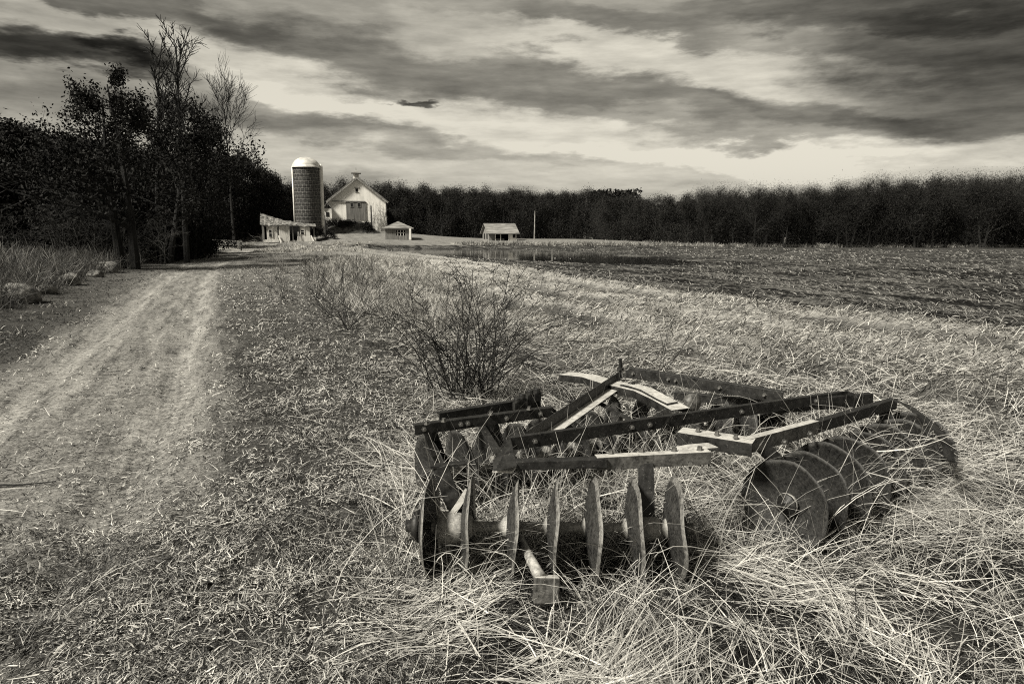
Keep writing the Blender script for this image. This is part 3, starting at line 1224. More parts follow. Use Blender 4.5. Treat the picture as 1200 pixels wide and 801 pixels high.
    put(mb, 'spring_seat', M['iron_worn'], None, True)


build_harrow()


# ------------------------------------------------------------------ woody plants
def rnd_dir(rr):
    while True:
        v = Vector((rr.uniform(-1, 1), rr.uniform(-1, 1), rr.uniform(-1, 1)))
        if .1 < v.length < 1:
            return v.normalized()


def limb(mb, rr, p, d, L, r, nseg, wob, lift, sides, rend=.25, mi=0):
    path, rad = [p.copy()], [r]
    q, dd = p.copy(), d.normalized()
    for i in range(nseg):
        dd = (dd + rnd_dir(rr) * wob + Vector((0, 0, lift))).normalized()
        q = q + dd * (L / nseg)
        path.append(q.copy())
        rad.append(r * (1 - (1 - rend) * (i + 1) / nseg))
    mb.tube(path, rad, sides, mi, cap=False)
    return path, rad


def along(path, f):
    x = f * (len(path) - 1)
    i = min(int(x), len(path) - 2)
    return path[i].lerp(path[i + 1], x - i), (path[i + 1] - path[i]).normalized()


def side_dir(rr, d, ang):
    o = d.orthogonal().normalized()
    o = Matrix.Rotation(rr.uniform(0, 2 * PI), 3, d) @ o
    return (d * math.cos(ang) + o * math.sin(ang)).normalized()


def tree_wood(seed, H, r, fork=.25, nl=12, ang=(.6, 1.2), ll=.45, nb=7, nt=6, lift=.06, sides=(7, 5, 4, 3), shape=None, wob=.12, tw=.012, trunks=1, spread=.0, twlen=.35, lean=0.0):
    """a trunk with limbs, branches and twigs; returns builder and the twig tips"""
    rr = random.Random(seed)
    mb, tips = MB(), []
    for tno in range(trunks):
        b = Vector((0, 0, -.15)) if trunks == 1 else Vector((rr.uniform(-.1, .1) + (tno - (trunks - 1) / 2) * .55, rr.uniform(-.2, .2), -.15))
        d = Vector((rr.uniform(-.06, .06) + lean + (tno - (trunks - 1) / 2) * spread, rr.uniform(-.06, .06), 1))
        trunk, trad = limb(mb, rr, b, d, H * .92 * rr.uniform(.9, 1.05), r, 10, wob * .35, .05, sides[0], .12)
        for i in range(nl):
            f = fork + (1 - fork) * ((i + rr.random()) / nl) ** .9
            p, td = along(trunk, min(f, .99))
            k = shape(f) if shape else (1 - .75 * (f - fork) / (1 - fork))
            L = H * ll * k * rr.uniform(.75, 1.2)
            rl = max(r * (1 - .88 * f) * .62, tw * 1.6)
            lp, lr = limb(mb, rr, p, side_dir(rr, td, rr.uniform(*ang)), L, rl, 6, wob, lift, sides[1], .2)
            tips.append(lp[-1])
            for j in range(nb):
                g = .25 + .75 * (j + rr.random()) / nb
                q, ld = along(lp, min(g, .99))
                bp, br = limb(mb, rr, q, side_dir(rr, ld, rr.uniform(.4, 1.0)), L * .42 * (1.15 - .6 * g) * rr.uniform(.7, 1.3), max(rl * .4 * (1.2 - .8 * g), tw), 4, wob * 1.3, lift, sides[2], .4)
                tips.append(bp[-1])
                for m in range(nt):
                    g2 = .2 + .8 * (m + rr.random()) / nt
                    w, bd = along(bp, min(g2, .99))
                    tp, _ = limb(mb, rr, w, side_dir(rr, bd, rr.uniform(.35, .9)), L * twlen * .5 * rr.uniform(.6, 1.3), tw * .8, 2, wob, lift * 1.5, sides[3], .5)
                    tips.append(tp[-1])
    return mb, tips


def leaf_cloud(name, tips, per, spread, size, mat, seed, aspect=.55, drop=0.0, keepf=None):
    g = np.random.default_rng(seed)
    c = np.array([tuple(t) for t in tips])
    if keepf is not None:
        c = c[g.random(len(c)) < keepf]
    clump = g.random(len(c))
    c = np.repeat(c, per, 0)
    n = len(c)
    c = c + g.normal(0, 1, (n, 3)) * spread
    c[:, 2] -= np.abs(g.normal(0, 1, n)) * drop
    a = g.normal(0, 1, (n, 3)); a /= np.linalg.norm(a, axis=1)[:, None]
    b = np.cross(a, g.normal(0, 1, (n, 3))); b /= np.linalg.norm(b, axis=1)[:, None]
    s = (size * g.uniform(.5, 1.3, n))[:, None]
    a, b = a * s * .5, b * s * .5 * aspect
    V = np.stack([c - a, c - b * .9 + a * .1, c + a, c + b * .9 + a * .1], 1).reshape(-1, 3)
    Q = np.arange(n * 4).reshape(-1, 4)
    T = np.clip(np.repeat(clump, per) * .6 + g.random(n) * .4, 0, 1)
    return np_mesh(name, V, Q, mat, {'tint': np.repeat(T, 4)})


def tree_thing(name, wood, crown, loc, rz, sc, label, group=None, cat='tree'):
    t = empty(name, loc, rz)
    t.scale = (sc, sc, sc)
    tag(t, label, cat, group)
    if wood is not None:
        link_mesh('trunk', wood, t)
    if crown is not None:
        link_mesh('crown', crown, t)
    return t


def ground_at_dist(px, dist):
    p = on_y(px, HORIZ, dist)
    return Vector((p.x, p.y, hz(p.x, p.y)))


def build_left_trees():
    # the twin-trunked leafy tree beside the track
    mb, tips = tree_wood(21, 9.6, .26, fork=.2, nl=14, ang=(.9, 1.45), ll=.48, nb=7, nt=6, lift=.03, trunks=2, spread=.05, lean=-.13, shape=lambda f: (1.15 - .95 * f) if f > .35 else .95, wob=.2, tw=.011)
    rr = random.Random(77)
    for q in range(420):
        w, rad = rr.uniform(0, 6.28), 4.2 * rr.random() ** .5
        tips.append(Vector((rad * math.cos(w) - .3, rad * math.sin(w), rr.uniform(2.0, 5.2) + .05 * rad)))
    wood = mb.mesh('trunk', M['bark'])
    crown = leaf_cloud('crown', tips, 17, .18, .17, M['leaf'], 5, keepf=.58)
    p = at(150, 315)
    tree_thing('leafy_tree', wood, crown, p, 0.0, 1.0, 'ragged dark leafy tree on two thick trunks beside the track, taller than the thicket')
    mb, tips = tree_wood(36, 8.0, .2, fork=.3, nl=17, ang=(.9, 1.45), ll=.70, nb=7, nt=6, lift=.02, wob=.2, tw=.011, lean=.16)
    tree_thing('leafy_tree', mb.mesh('trunk', M['bark']), leaf_cloud('crown', tips, 22, .26, .17, M['leaf'], 15, keepf=.9), ground_at_dist(196, 42), 0.0, 1.0, 'low spreading leafy tree that overhangs the farm track just before the rail barrier')
    mb, tips = tree_wood(38, 8.2, .18, fork=.3, nl=13, ang=(.8, 1.4), ll=.5, nb=6, nt=5, lift=.02, wob=.22, tw=.011, lean=.17)
    tree_thing('leafy_tree', mb.mesh('trunk', M['bark']), leaf_cloud('crown', tips, 14, .24, .18, M['leaf'], 18, keepf=.85), ground_at_dist(224, 49), 0.0, 1.38, 'airy leafy tree leaning right at the end of the thicket, sky showing through it')
    # tall bare trees
    mb, tips = tree_wood(41, 13.9, .19, fork=.42, nl=15, ang=(.30, .6), ll=.19, nb=6, nt=4, lift=.10, wob=.13, tw=.027, twlen=.42, shape=lambda f: 1.2 - .6 * f)
    tree_thing('bare_tree', mb.mesh('trunk', M['bark']), None, ground_at_dist(186, 43), 0.0, 1.03, 'tall thin bare tree rising from the thicket, the left one of the tall pair')
    mb, tips = tree_wood(44, 13.9, .20, fork=.40, nl=16, ang=(.32, .7), ll=.225, nb=6, nt=4, lift=.10, wob=.14, tw=.027, twlen=.42, shape=lambda f: 1.25 - .6 * f)
    tree_thing('bare_tree', mb.mesh('trunk', M['bark']), None, ground_at_dist(217, 43), 2.0, 1.0, 'tallest bare tree rising from the thicket, the right one of the tall pair')
    mb, tips = tree_wood(47, 10.6, .12, fork=.55, nl=18, ang=(.4, .95), ll=.36, nb=7, nt=5, lift=.09, wob=.13, tw=.014, twlen=.5, shape=lambda f: 1.2 - .5 * f)
    tree_thing('bare_tree', mb.mesh('trunk', M['bark']), None, ground_at_dist(275, 82), 1.0, 1.72, 'bare broom-shaped tree with fine spreading twigs at the right end of the thicket')
    # the dark thicket along the left
    protos = []
    for k in range(3):
        mb, tips = tree_wood(60 + k, 8.0, .16, fork=.06, nl=15, ang=(.9, 1.5), ll=.46, nb=6, nt=5, lift=.03, wob=.2, tw=.012, shape=lambda f: 1.1 - .75 * f, sides=(6, 4, 3, 3))
        rr = random.Random(k)
        for q in range(420):
            w, rad = rr.uniform(0, 6.28), 2.9 * rr.random() ** .5
            tips.append(Vector((rad * math.cos(w), rad * math.sin(w), 4.2 * rr.random() ** 1.3)))
        protos.append((mb.mesh('trunk', M['bark']), leaf_cloud('crown', tips, 30, .34, .23, M['leaf'], 70 + k)))
    spots = [(-190, 44, 1.1), (-140, 38, 1.0), (-95, 46, 1.05), (-60, 41, 1.0), (-25, 47, 1.12), (5, 42, .98), (28, 49, 1.1), (52, 43, 1.0), (78, 50, 1.05), (100, 45, .95), (128, 51, 1.0), (160, 47, .95), (186, 50, 1.0), (200, 56, 1.0), (210, 64, 1.05), (226, 84, 1.15), (236, 98, 1.45), (254, 103, 1.5), (272, 107, 1.5), (292, 112, 1.4), (306, 117, 1.3), (322, 124, 1.1), (338, 126, 1.1), (300, 122, 1.1), (254, 96, 1.3), (275, 104, 1.3), (150, 60, 1.0), (60, 60, 1.1), (110, 41, .62), (172, 44, .62), (85, 39, .6)]
    for i, (px, d, s) in enumerate(spots):
        w, c = protos[i % 3]
        tree_thing('dense_tree', w, c, ground_at_dist(px, d), i * 1.7, s, 'dense black tree of the thicket that lines the left of the farm track', 'trees of the dark thicket on the left')
    # pale twiggy brush in front of the thicket
    protos = []
    for k in range(2):
        mb, tips = tree_wood(90 + k, 3.2, .05, fork=.08, nl=16, ang=(.5, 1.3), ll=.6, nb=6, nt=6, lift=-.02, wob=.34, tw=.006, sides=(5, 4, 3, 3), trunks=3, spread=.25)
        protos.append(mb.mesh('trunk', M['twig_brush']))
    for i, (px, d, s) in enumerate(((18, 37, .9), (70, 35.5, 1.05), (108, 36, 1.1), (128, 37, 1.0), (186, 40, 1.0), (-40, 35, 1.0))):
        p = ground_at_dist(px, d)
        b = link_mesh('bare_brush', protos[i % 2], None, p)
        b.rotation_euler.z = i * 2.1
        b.scale = (s, s, s)
        tag(b, 'pale twiggy leafless brush in front of the dark thicket', 'bush', 'pale brush along the thicket')


build_left_trees()


def build_wood_edge():
    """the far wood: its front rows tree by tree, what stands behind as one mass"""
    bushy, bare = [], []
    for k in range(4):
        mb, tips = tree_wood(200 + k, 9.5, .2, fork=.12, nl=13, ang=(.6, 1.3), ll=.40, nb=6, nt=4, lift=.04, wob=.18, tw=.022, sides=(5, 3, 3, 3), shape=lambda f: 1.15 - .7 * f)
        bushy.append((mb.mesh('trunk', M['bark']), leaf_cloud('crown', tips + [Vector((random.gauss(0, 1.4), random.gauss(0, 1.4), random.uniform(.1, 4.5))) for q in range(160)], 18, .5, .28, M['leaf_far'], 210 + k, aspect=.3)))
    for k in range(4):
        mb, tips = tree_wood(240 + k, 9.2, .19, fork=.22, nl=13, ang=(.45, 1.05), ll=.46, nb=7, nt=6, lift=.07, wob=.2, tw=.026, sides=(6, 4, 3, 3), trunks=1 + (k == 2), spread=.3, shape=lambda f: 1.1 - .55 * f, twlen=.5)
        bare.append((mb.mesh('trunk', M['twig']), leaf_cloud('crown', tips + [Vector((random.gauss(0, 1.3), random.gauss(0, 1.3), random.uniform(.2, 4.5))) for q in range(160)], 17, .7, .34, M['leaf_far'], 250 + k, aspect=.12)))
    rr = random.Random(5)
    n = 0
    x = -62.0
    while x < 18:
        for row in range(3):
            X = x + rr.uniform(-.9, .9)
            y = 128 + row * 5 + rr.uniform(-2, 2) - .10 * max(0, X)
            w, c = bushy[n % 4]
            tree_thing('wood_tree', w, c, (X, y, hz(X, y)), rr.uniform(0, 6.28), rr.uniform(.93, 1.04) * (.95 if X < -5 else .9), 'dark bushy tree in the closed wood edge behind the farm buildings', 'trees of the wood behind the farm')
            n += 1
        x += 2.9
    # between the sheds and the right-hand end the edge swings nearer
    steps = 34
    for i in range(steps + 1):
        f = i / steps
        px = 690 + (880 - 690) * f if f < .35 else 760 + (1400 - 760) * (f - .35) / .65
        X0, Y0 = None, None
    X = 15.0
    while X < 92:
        base = 112 - 20 * float(sst(14, 32, X))
        for row in range(3):
            xx = X + rr.uniform(-.8, .8)
            y = base + row * 4.2 + rr.uniform(-1.2, 1.2)
            if X < 27:
                w, c = bushy[n % 4]
            else:
                w, c = bare[n % 4] if row < 2 else bushy[n % 4]
            s = (.70 + .17 * float(sst(28, 66, X))) * rr.uniform(.94, 1.05)
            if X < 27:
                lab, grp = 'dark bushy tree at the bend of the wood edge beyond the standing water', 'trees at the bend of the wood edge'
            else:
                lab, grp = 'dark bare-branched tree at the far edge of the ploughed field', 'trees beyond the ploughed field'
            tree_thing('field_edge_tree', w, c, (xx, y, hz(xx, y)), rr.uniform(0, 6.28), s, lab, grp)
            n += 1
        X += 2.15
    # the depth of the wood
    g = np.random.default_rng(9)
    N = 170000
    f = g.random(N)
    x = -75 + 185 * f
    front = np.where(x < 15, 144, 112 - 20 * sst(14, 32, x) + 14)
    y = front + 12 * g.random(N)
    top = np.where(x < 22, 9.0, 6.4 + 1.7 * sst(28, 66, x)) * (.86 + .22 * fbm(x * .35, y * .2, 301, 3))
    z = height(x, y, False) + top * g.random(N) ** .8
    a = g.normal(0, 1, (N, 3)); a /= np.linalg.norm(a, axis=1)[:, None]
    b = np.cross(a, g.normal(0, 1, (N, 3))); b /= np.linalg.norm(b, axis=1)[:, None]
    s = g.uniform(.25, .75, N)[:, None]
    a, b = a * s * .7, b * s * .3
    c = np.stack([x, y, z], -1)
    V = np.stack([c - a, c - b, c + a, c + b], 1).reshape(-1, 3)
    me = np_mesh('far_wood', V, np.arange(N * 4).reshape(-1, 4), M['leaf_far'], {'tint': np.repeat(g.random(N) * .7, 4)})
    tag(link_mesh('far_wood', me), kind='stuff')


build_wood_edge()


def build_shrubs():
    # the many-stemmed leafless shrub behind the harrow
    rr = random.Random(3)
    base = at(547, 470)
    mb = MB()
    for i in range(70):
        a = rr.uniform(0, 2 * PI)
        sp = rr.random() ** .6
        b = Vector((rr.gauss(0, .16), rr.gauss(0, .10), -.03))
        d = Vector((math.cos(a) * sp * .75, math.sin(a) * sp * .5, 1.0))
        L = rr.uniform(.85, 1.7)
        droop = -.07 - .13 * sp
        path, rad = [b.copy()], [rr.uniform(.0038, .0075)]
        q, dd = b.copy(), d.normalized()
        for s in range(9):
            dd = (dd + rnd_dir(rr) * .11 + Vector((0, 0, droop * (s / 5)))).normalized()
            q = q + dd * L / 9
            path.append(q.copy()); rad.append(rad[0] * (1 - .075 * (s + 1)))
        mb.tube(path, rad, 5, cap=False)
        for j in range(rr.randint(5, 10)):
            f = rr.uniform(.3, .98)
            p, td = along(path, f)
            tp, _ = limb(mb, rr, p, side_dir(rr, td, rr.uniform(.5, 1.1)), rr.uniform(.10, .38), .0034, 4, .2, -.02, 4, .5)
            for k in range(rr.randint(1, 4)):
                w, wd = along(tp, rr.uniform(.2, .95))
                limb(mb, rr, w, side_dir(rr, wd, rr.uniform(.5, 1.2)), rr.uniform(.03, .12), .0026, 2, .2, 0, 3, .5)
    o = mb.build('bare_shrub', M['stem'], loc=base)
    tag(o, 'large leafless many-stemmed shrub with arching thorny canes behind the harrow', 'shrub')

    def wisp(px, py, n, L, r, seed, label, lean=(0, 0, 0), spread=.6, name='bare_shrub', mat='stem', group=None, twn=(2, 5)):
        rr = random.Random(seed)
        mb = MB()
        for i in range(n):
            d = Vector((rr.gauss(0, spread) + lean[0], rr.gauss(0, spread * .7) + lean[1], 1 + lean[2]))
            p, _ = limb(mb, rr, Vector((rr.gauss(0, .05 * L), rr.gauss(0, .05 * L), -.02)), d, L * rr.uniform(.6, 1.1), r, 7, .15, -.04, 4, .3)
            for j in range(rr.randint(*twn)):
                q, td = along(p, rr.uniform(.3, .95))
                tp, _ = limb(mb, rr, q, side_dir(rr, td, rr.uniform(.5, 1.0)), L * rr.uniform(.12, .35), r * .55, 3, .2, 0, 3, .4)
        o = mb.build(name, M[mat], loc=at(px, py))
        tag(o, label, 'shrub', group)

    wisp(770, 436, 4, 1.0, .006, 11, 'thin forked leafless sapling leaning up behind the harrow frame', (.55, 0, 0), .35)
    wisp(405, 388, 18, 1.1, .006, 12, 'small spiky leafless shrub left of the big shrub, at the edge of the lawn', (0, 0, 0), .55, twn=(3, 7))
    wisp(445, 366, 8, 1.1, .006, 13, 'arching cane shrub between the small spiky shrub and the big one', (.1, 0, 0), .7)
    wisp(372, 352, 14, 1.1, .006, 15, 'low scrubby leafless bush in weeds right of the farm track, nearest the lawn', (0, 0, 0), .6, twn=(3, 7))
    for i, (px, py, nn, L) in enumerate(((332, 350, 9, .9), (388, 372, 10, .9), (424, 352, 12, 1.2), (362, 325, 12, 1.5), (418, 332, 12, 1.4), (300, 322, 9, 1.3), (452, 342, 9, 1.2), (395, 345, 14, 1.2), (345, 305, 10, 1.4), (380, 308, 10, 1.6), (430, 315, 9, 1.4), (318, 338, 10, 1.0), (375, 338, 12, 1.2), (440, 330, 9, 1.2))):
        wisp(px, py, nn, L, .006, 700 + i, 'wispy leafless scrub in the dead weeds between the track and the big shrub', (0, 0, 0), .6, 'wispy_scrub', 'stem', 'wispy scrub in the weeds', (3, 7))
    wisp(338, 320, 26, 2.1, .009, 14, 'clump of tall pale leaning stalks in front of the ruined cottage', (-.55, 0, 0), .4, 'tall_weed', 'twig_pale')
    wisp(395, 318, 18, 1.5, .009, 16, 'brushy clump of dead weed stalks below the silo', (0, 0, 0), .5, 'tall_weed', 'twig_pale')
    # stick lying on the track
    mb = MB()
    limb(mb, random.Random(2), Vector((0, 0, .012)), Vector((1, .18, 0)), .42, .009, 6, .12, 0, 6, .4)
    o = mb.build('fallen_stick', M['stem'], loc=at(-8, 571))
    tag(o, 'short dark stick lying on the farm track', 'stick')


build_shrubs()


def build_rocks():
    specs = [(20, 353, 40, 'big rounded stone at the track edge, nearest in the row'), (52, 344, 22, 'low stone in grass next to the biggest stone of the row'), (82, 333, 26, 'flat-topped stone midway along the row of stones'), (112, 324, 16, 'small stone just left of the tall stone before the twin trunks'), (128, 319, 24, 'tall pale stone just left of the twin tree trunks'), (172, 305, 18, 'low pale stone just right of the twin tree trunks'), (190, 300, 24, 'broad pale stone right of the twin tree trunks'), (206, 296, 12, 'smallest stone, farthest along the row')]
    for i, (px, py, w, lab) in enumerate(specs):
        p = at(px, py)
        s = w * p.y / FPX
        bm = MB()
        n, mrows = 20, 12
        vs = []
        for a in range(mrows + 1):
            th = PI * a / mrows
            for b in range(n):
                ph = 2 * PI * b / n
                d = np.array([math.sin(th) * math.cos(ph), math.sin(th) * math.sin(ph), math.cos(th)])
                r = .5 * s * (1 + 1.1 * (float(fbm(np.array([d[0] * 1.6 + i * 7 + d[2]]), np.array([d[1] * 1.6 + d[2] * 1.3]), 400 + i, 4)[0]) - .5))
                vs.append((d[0] * r * 1.15, d[1] * r * .9, d[2] * r * .72 + .12 * s))
        fs = [(a * n + b, (a + 1) * n + b, (a + 1) * n + (b + 1) % n, a * n + (b + 1) % n) for a in range(mrows) for b in range(n)]
        bm.add(vs, fs)
        o = bm.build('field_stone', M['rock'], smooth=True, loc=p)
        o.rotation_euler.z = i * 1.3
        tag(o, lab, 'stone', 'stones along the track')
    p = at(1165, 290)
    mb = MB()
    mb.lathe([(-.18, .0001), (-.15, .3), (0, .42), (.16, .3), (.22, .0001)], (0, 0, .1), ZUP, 12)
    o = mb.build('pale_stone', M['white_trim'], smooth=True, loc=p)
    o.scale = (1.3, .8, .8)
    tag(o, 'small white stone at the wood edge far across the ploughed field', 'stone')


build_rocks()


# ------------------------------------------------------------------ farm buildings
def facing(p):
    return math.atan2(-p.x, p.y)


def build_barn():
    p = at(420, 269.5)
    k = p.y / FPX
    # heights and widths measured from the photograph at that distance
    W, HE, HA = 64.5 * k, 33 * k, 58.5 * k
    root = empty('barn', p, facing(p) + .03)
    tag(root, 'big white gabled barn with a grey sliding door and a ridge cupola', 'barn')
    x0, x1 = -W / 2, W / 2
    dl, dr = -12.5 * k, 9.5 * k
    db, dt = 11.5 * k, 32 * k
    D = 17.0
    mb = MB()
    # front wall around the doorway, .22 thick
    def panel(poly, y0, y1):
        n = len(poly)
        vs = [(a, y0, b) for a, b in poly] + [(a, y1, b) for a, b in poly]
        mb.add(vs, [tuple(range(n)), tuple(range(2 * n - 1, n - 1, -1))] + [(i, i + n, (i + 1) % n + n, (i + 1) % n) for i in range(n)])
    panel([(x0, -1), (dl, -1), (dl, dt), (x0, dt)], 0, .22)
    panel([(dr, -1), (x1, -1), (x1, dt), (dr, dt)], 0, .22)
    panel([(dl, -1), (dr, -1), (dr, db), (dl, db)], 0, .22)
    lw, lb, lt = 1.6 * k, 43 * k, 47 * k
    cx = -.2 * k

    def gx(z):
        return (HA - z) / (HA - HE) * W / 2
    panel([(x0, dt), (x1, dt), (x1, HE), (gx(lb), lb), (-gx(lb), lb), (x0, HE)], 0, .22)
    panel([(-gx(lb), lb), (cx - lw, lb), (cx - lw, lt), (-gx(lt), lt)], 0, .22)
    panel([(cx + lw, lb), (gx(lb), lb), (gx(lt), lt), (cx + lw, lt)], 0, .22)
    panel([(-gx(lt), lt), (gx(lt), lt), (0, HA)], 0, .22)
    mb.box((x0 + .11, D / 2 + .2, (HE - 1) / 2), (.22, D - .05, HE + 1))
    mb.box((x1 - .11, D / 2 + .2, (HE - 1) / 2), (.22, D - .05, HE + 1))
    panel([(x0, -1), (x1, -1), (x1, HE), (0, HA), (x0, HE)], D + .2, D + .42)
    mb.build('wall', M['barn_wall'], root)
    # roof
    mb = MB()
    for s in (-1, 1):
        a = Vector((0, 0, HA + .06)); b = Vector((s * (W / 2 + .35), 0, HE - .27 * (HA - HE) / (W / 2)))
        nrm = Vector((s * (HA - HE), 0, W / 2)).normalized() * .14
        q = [a, b, b + nrm, a + nrm]
        vs = [v + Vector((0, y, 0)) for y in (-.4, D + .7) for v in q]
        fs = [(0, 1, 2, 3), (7, 6, 5, 4), (0, 4, 5, 1), (1, 5, 6, 2), (2, 6, 7, 3), (3, 7, 4, 0)]
        mb.add(vs, fs)
    roof = mb.build('roof', M['shingle'], root)
    # gable trim
    mb = MB()
    for s in (-1, 1):
        mb.extrude([(-.02, -.16), (-.02, .0), (.02, .0), (.02, -.16)], Vector((0, -.43, HA + .05)), Vector((s * (W / 2 + .33), -.43, HE - .22)))
    mb.build('barge_board', M['wood_grey'], root)
    # sliding door
    mb = MB()
    mb.box(((dl + dr) / 2, -.06, (db + dt) / 2), (dr - dl + .1, .07, dt - db))
    door = mb.build('door', M['boards_grey'], root)
    for x in (-6.4 * k, 1.7 * k):
        mb = MB()
        mb.box((x, -.105, 28.3 * k), (3 * k, .03, 4.6 * k))
        mb.build('door_window', M['dark_void'], door)
        mb = MB()
        for dx, dz, sx, sz in ((-1.6, 0, .35, 5.2), (1.6, 0, .35, 5.2), (0, 2.4, 3.4, .35), (0, -2.4, 3.4, .35)):
            mb.box((x + dx * k, -.125, 28.3 * k + dz * k), (sx * k, .05, sz * k))
        mb.build('window_frame', M['wood_grey'], door)
    mb = MB()
    mb.box((dl + 2.0 * k + (dr - dl) / 2 - 10 * k, -.13, dt + .5 * k), (37 * k, .14, .7 * k))
    mb.build('door_rail', M['wood_dark'], root)
    # loft window
    mb = MB()
    mb.box((cx, .16, (lb + lt) / 2), (lw * 2 - .02, .05, lt - lb - .02))
    win = mb.build('loft_window', M['dark_void'], root)
    mb = MB()
    mb.box((cx, -.05, lt + .9 * k), (5.4 * k, .1, .8 * k))
    mb.box((cx, -.04, lb - .3 * k), (4.4 * k, .08, .4 * k))
    mb.box((cx + .3 * k, .1, (lb + lt) / 2), (.35 * k, .06, lt - lb - .03))
    mb.build('window_frame', M['wood_grey'], win)
    # corner boards
    mb = MB()
    for x in (x0 + .12, x1 - .12):
        mb.box((x, -.02, (HE - 1) / 2), (.22, .04, HE + .6))
    mb.build('corner_board', M['white_trim'], root)
    # cupola
    mb = MB()
    cw = 6.2 * k
    mb.box((0, 2.0, HA + 2.2 * k), (cw, cw, 8 * k))
    cup = mb.build('cupola', M['white_paint'], root)
    mb = MB()
    for i in range(4):
        mb.box((0, 2.0 - cw / 2 - .01, HA + (1.6 + i * 1.1) * k), (cw * .6, .05, .45 * k))
    mb.build('louvre', M['wood_grey'], cup)
    mb = MB()
    e = 5.6 * k
    z0, z1 = HA + 6.2 * k, HA + 9.8 * k
    mb.add([(-e, 2 - e, z0), (e, 2 - e, z0), (e, 2 + e, z0), (-e, 2 + e, z0), (-e, 2 - e, z0 + .08), (e, 2 - e, z0 + .08), (e, 2 + e, z0 + .08), (-e, 2 + e, z0 + .08), (0, 2, z1)],
           [(3, 2, 1, 0), (0, 1, 5, 4), (1, 2, 6, 5), (2, 3, 7, 6), (3, 0, 4, 7), (4, 5, 8), (5, 6, 8), (6, 7, 8), (7, 4, 8)])
    mb.tube([(0, 2, z1 - .1), (0, 2, z1 + .45)], .04, 5)
    mb.build('cupola_roof', M['shingle'], cup)
    # creeper over the right side of the front
    rr = random.Random(8)
    mb = MB()
    for i in range(30):
        xx = x1 - .15 - abs(rr.gauss(0, 1.1))
        pth = [Vector((xx + rr.uniform(-.3, .3), -.06, -.4))]
        hgt = rr.uniform(1.5, 5.2)
        for s in range(9):
            q = pth[-1] + Vector((rr.gauss(0.02, .14), rr.gauss(0, .015), hgt / 9))
            q.y = min(max(q.y, -.18), -.05)
            q.x = min(q.x, x1 + .12)
            pth.append(q)
        mb.tube(pth, [.02 * (1 - .08 * s) for s in range(10)], 4, cap=False)
        for j in range(5):
            a, td = along(pth, rr.uniform(.2, .98))
            b = a + Vector((rr.gauss(0, .3), -.03, rr.uniform(-.1, .35)))
            mb.tube([a, b], [.012, .006], 3, cap=False)
    v = mb.build('climbing_vine', M['twig_pale'], loc=p)
    v.rotation_euler.z = root.rotation_euler.z
    tag(v, 'leafless creeper covering the right side of the white barn front', 'vine')
    # earth ramp up to the barn door
    mb = MB()
    n = 40
    rows = 14
    M4 = Matrix.Translation(p) @ Matrix.Rotation(root.rotation_euler.z, 4, 'Z')
    vs = []
    for i in range(rows + 1):
        for j in range(n + 1):
            lx = -9.5 + 14.5 * j / n
            ly = -7.5 * i / rows + .0
            w = M4 @ Vector((lx, ly - .02, 0))
            top = db * math.exp(-((lx + 1.4) / 3.6) ** 4) * float(sst(-7.4, -2.2, ly))
            nn = .35 * (float(fbm(np.array([lx * .9]), np.array([ly * .9]), 500, 3)[0]) - .5)
            vs.append((w.x, w.y, hz(w.x, w.y) - .12 + top * (1 + nn * .6) + (.06 if top > .05 else 0)))
    fs = [(i * (n + 1) + j, (i + 1) * (n + 1) + j, (i + 1) * (n + 1) + j + 1, i * (n + 1) + j + 1) for i in range(rows) for j in range(n)]
    mb.add(vs, fs)
    tag(mb.build('ground', mat_noise('ramp_earth', .02, .16, 1.8, detail=8), smooth=True), kind='structure')
    # dark brush on the ramp
    for i, (px, py, s, lab) in enumerate(((393, 266, 1.0, 'dark low bush at the left foot of the barn'), (410, 267, .9, 'dark tangled bush on the ramp below the barn door'), (430, 267, .8, 'dark bush at the right edge of the barn ramp'))):
        q = on_y(px, py, p.y - 4.0)
        mb, tips = tree_wood(600 + i, 1.9 * s, .03, fork=.05, nl=14, ang=(.7, 1.4), ll=.8, nb=5, nt=3, lift=-.03, wob=.3, tw=.012, sides=(4, 3, 3, 3), trunks=4, spread=.5)
        t = tree_thing('bush', mb.mesh('trunk', M['twig']), leaf_cloud('crown', tips, 4, .15, .16, M['leaf_far'], 610 + i), (q.x, q.y, hz(q.x, q.y) + .1), i, 1.0, lab, cat='bush')
    q = on_y(374, 268, p.y - 14.5)
    mb, tips = tree_wood(640, 1.7, .03, fork=.05, nl=12, ang=(.7, 1.4), ll=.8, nb=5, nt=3, lift=-.02, wob=.3, tw=.012, sides=(4, 3, 3, 3), trunks=4, spread=.5)
    tree_thing('bush', mb.mesh('trunk', M['twig']), leaf_cloud('crown', tips, 4, .15, .16, M['leaf_far'], 641), (q.x, q.y, hz(q.x, q.y)), .5, 1.0, 'scraggy dark bush at the foot of the silo', cat='bush')
    # dark pole in front of the barn
    q = on_y(435.6, 268, p.y - 2.2)
    g = hz(q.x, q.y)
    mb = MB()
    mb.tube([(0, 0, -.3), (0, 0, on_y(435.6, 241, q.y).z - g)], [.13, .1], 8)
    tag(mb.build('wooden_pole', M['wood_dark'], loc=(q.x, q.y, g)), 'dark wooden pole standing in front of the white barn', 'pole')
    return p


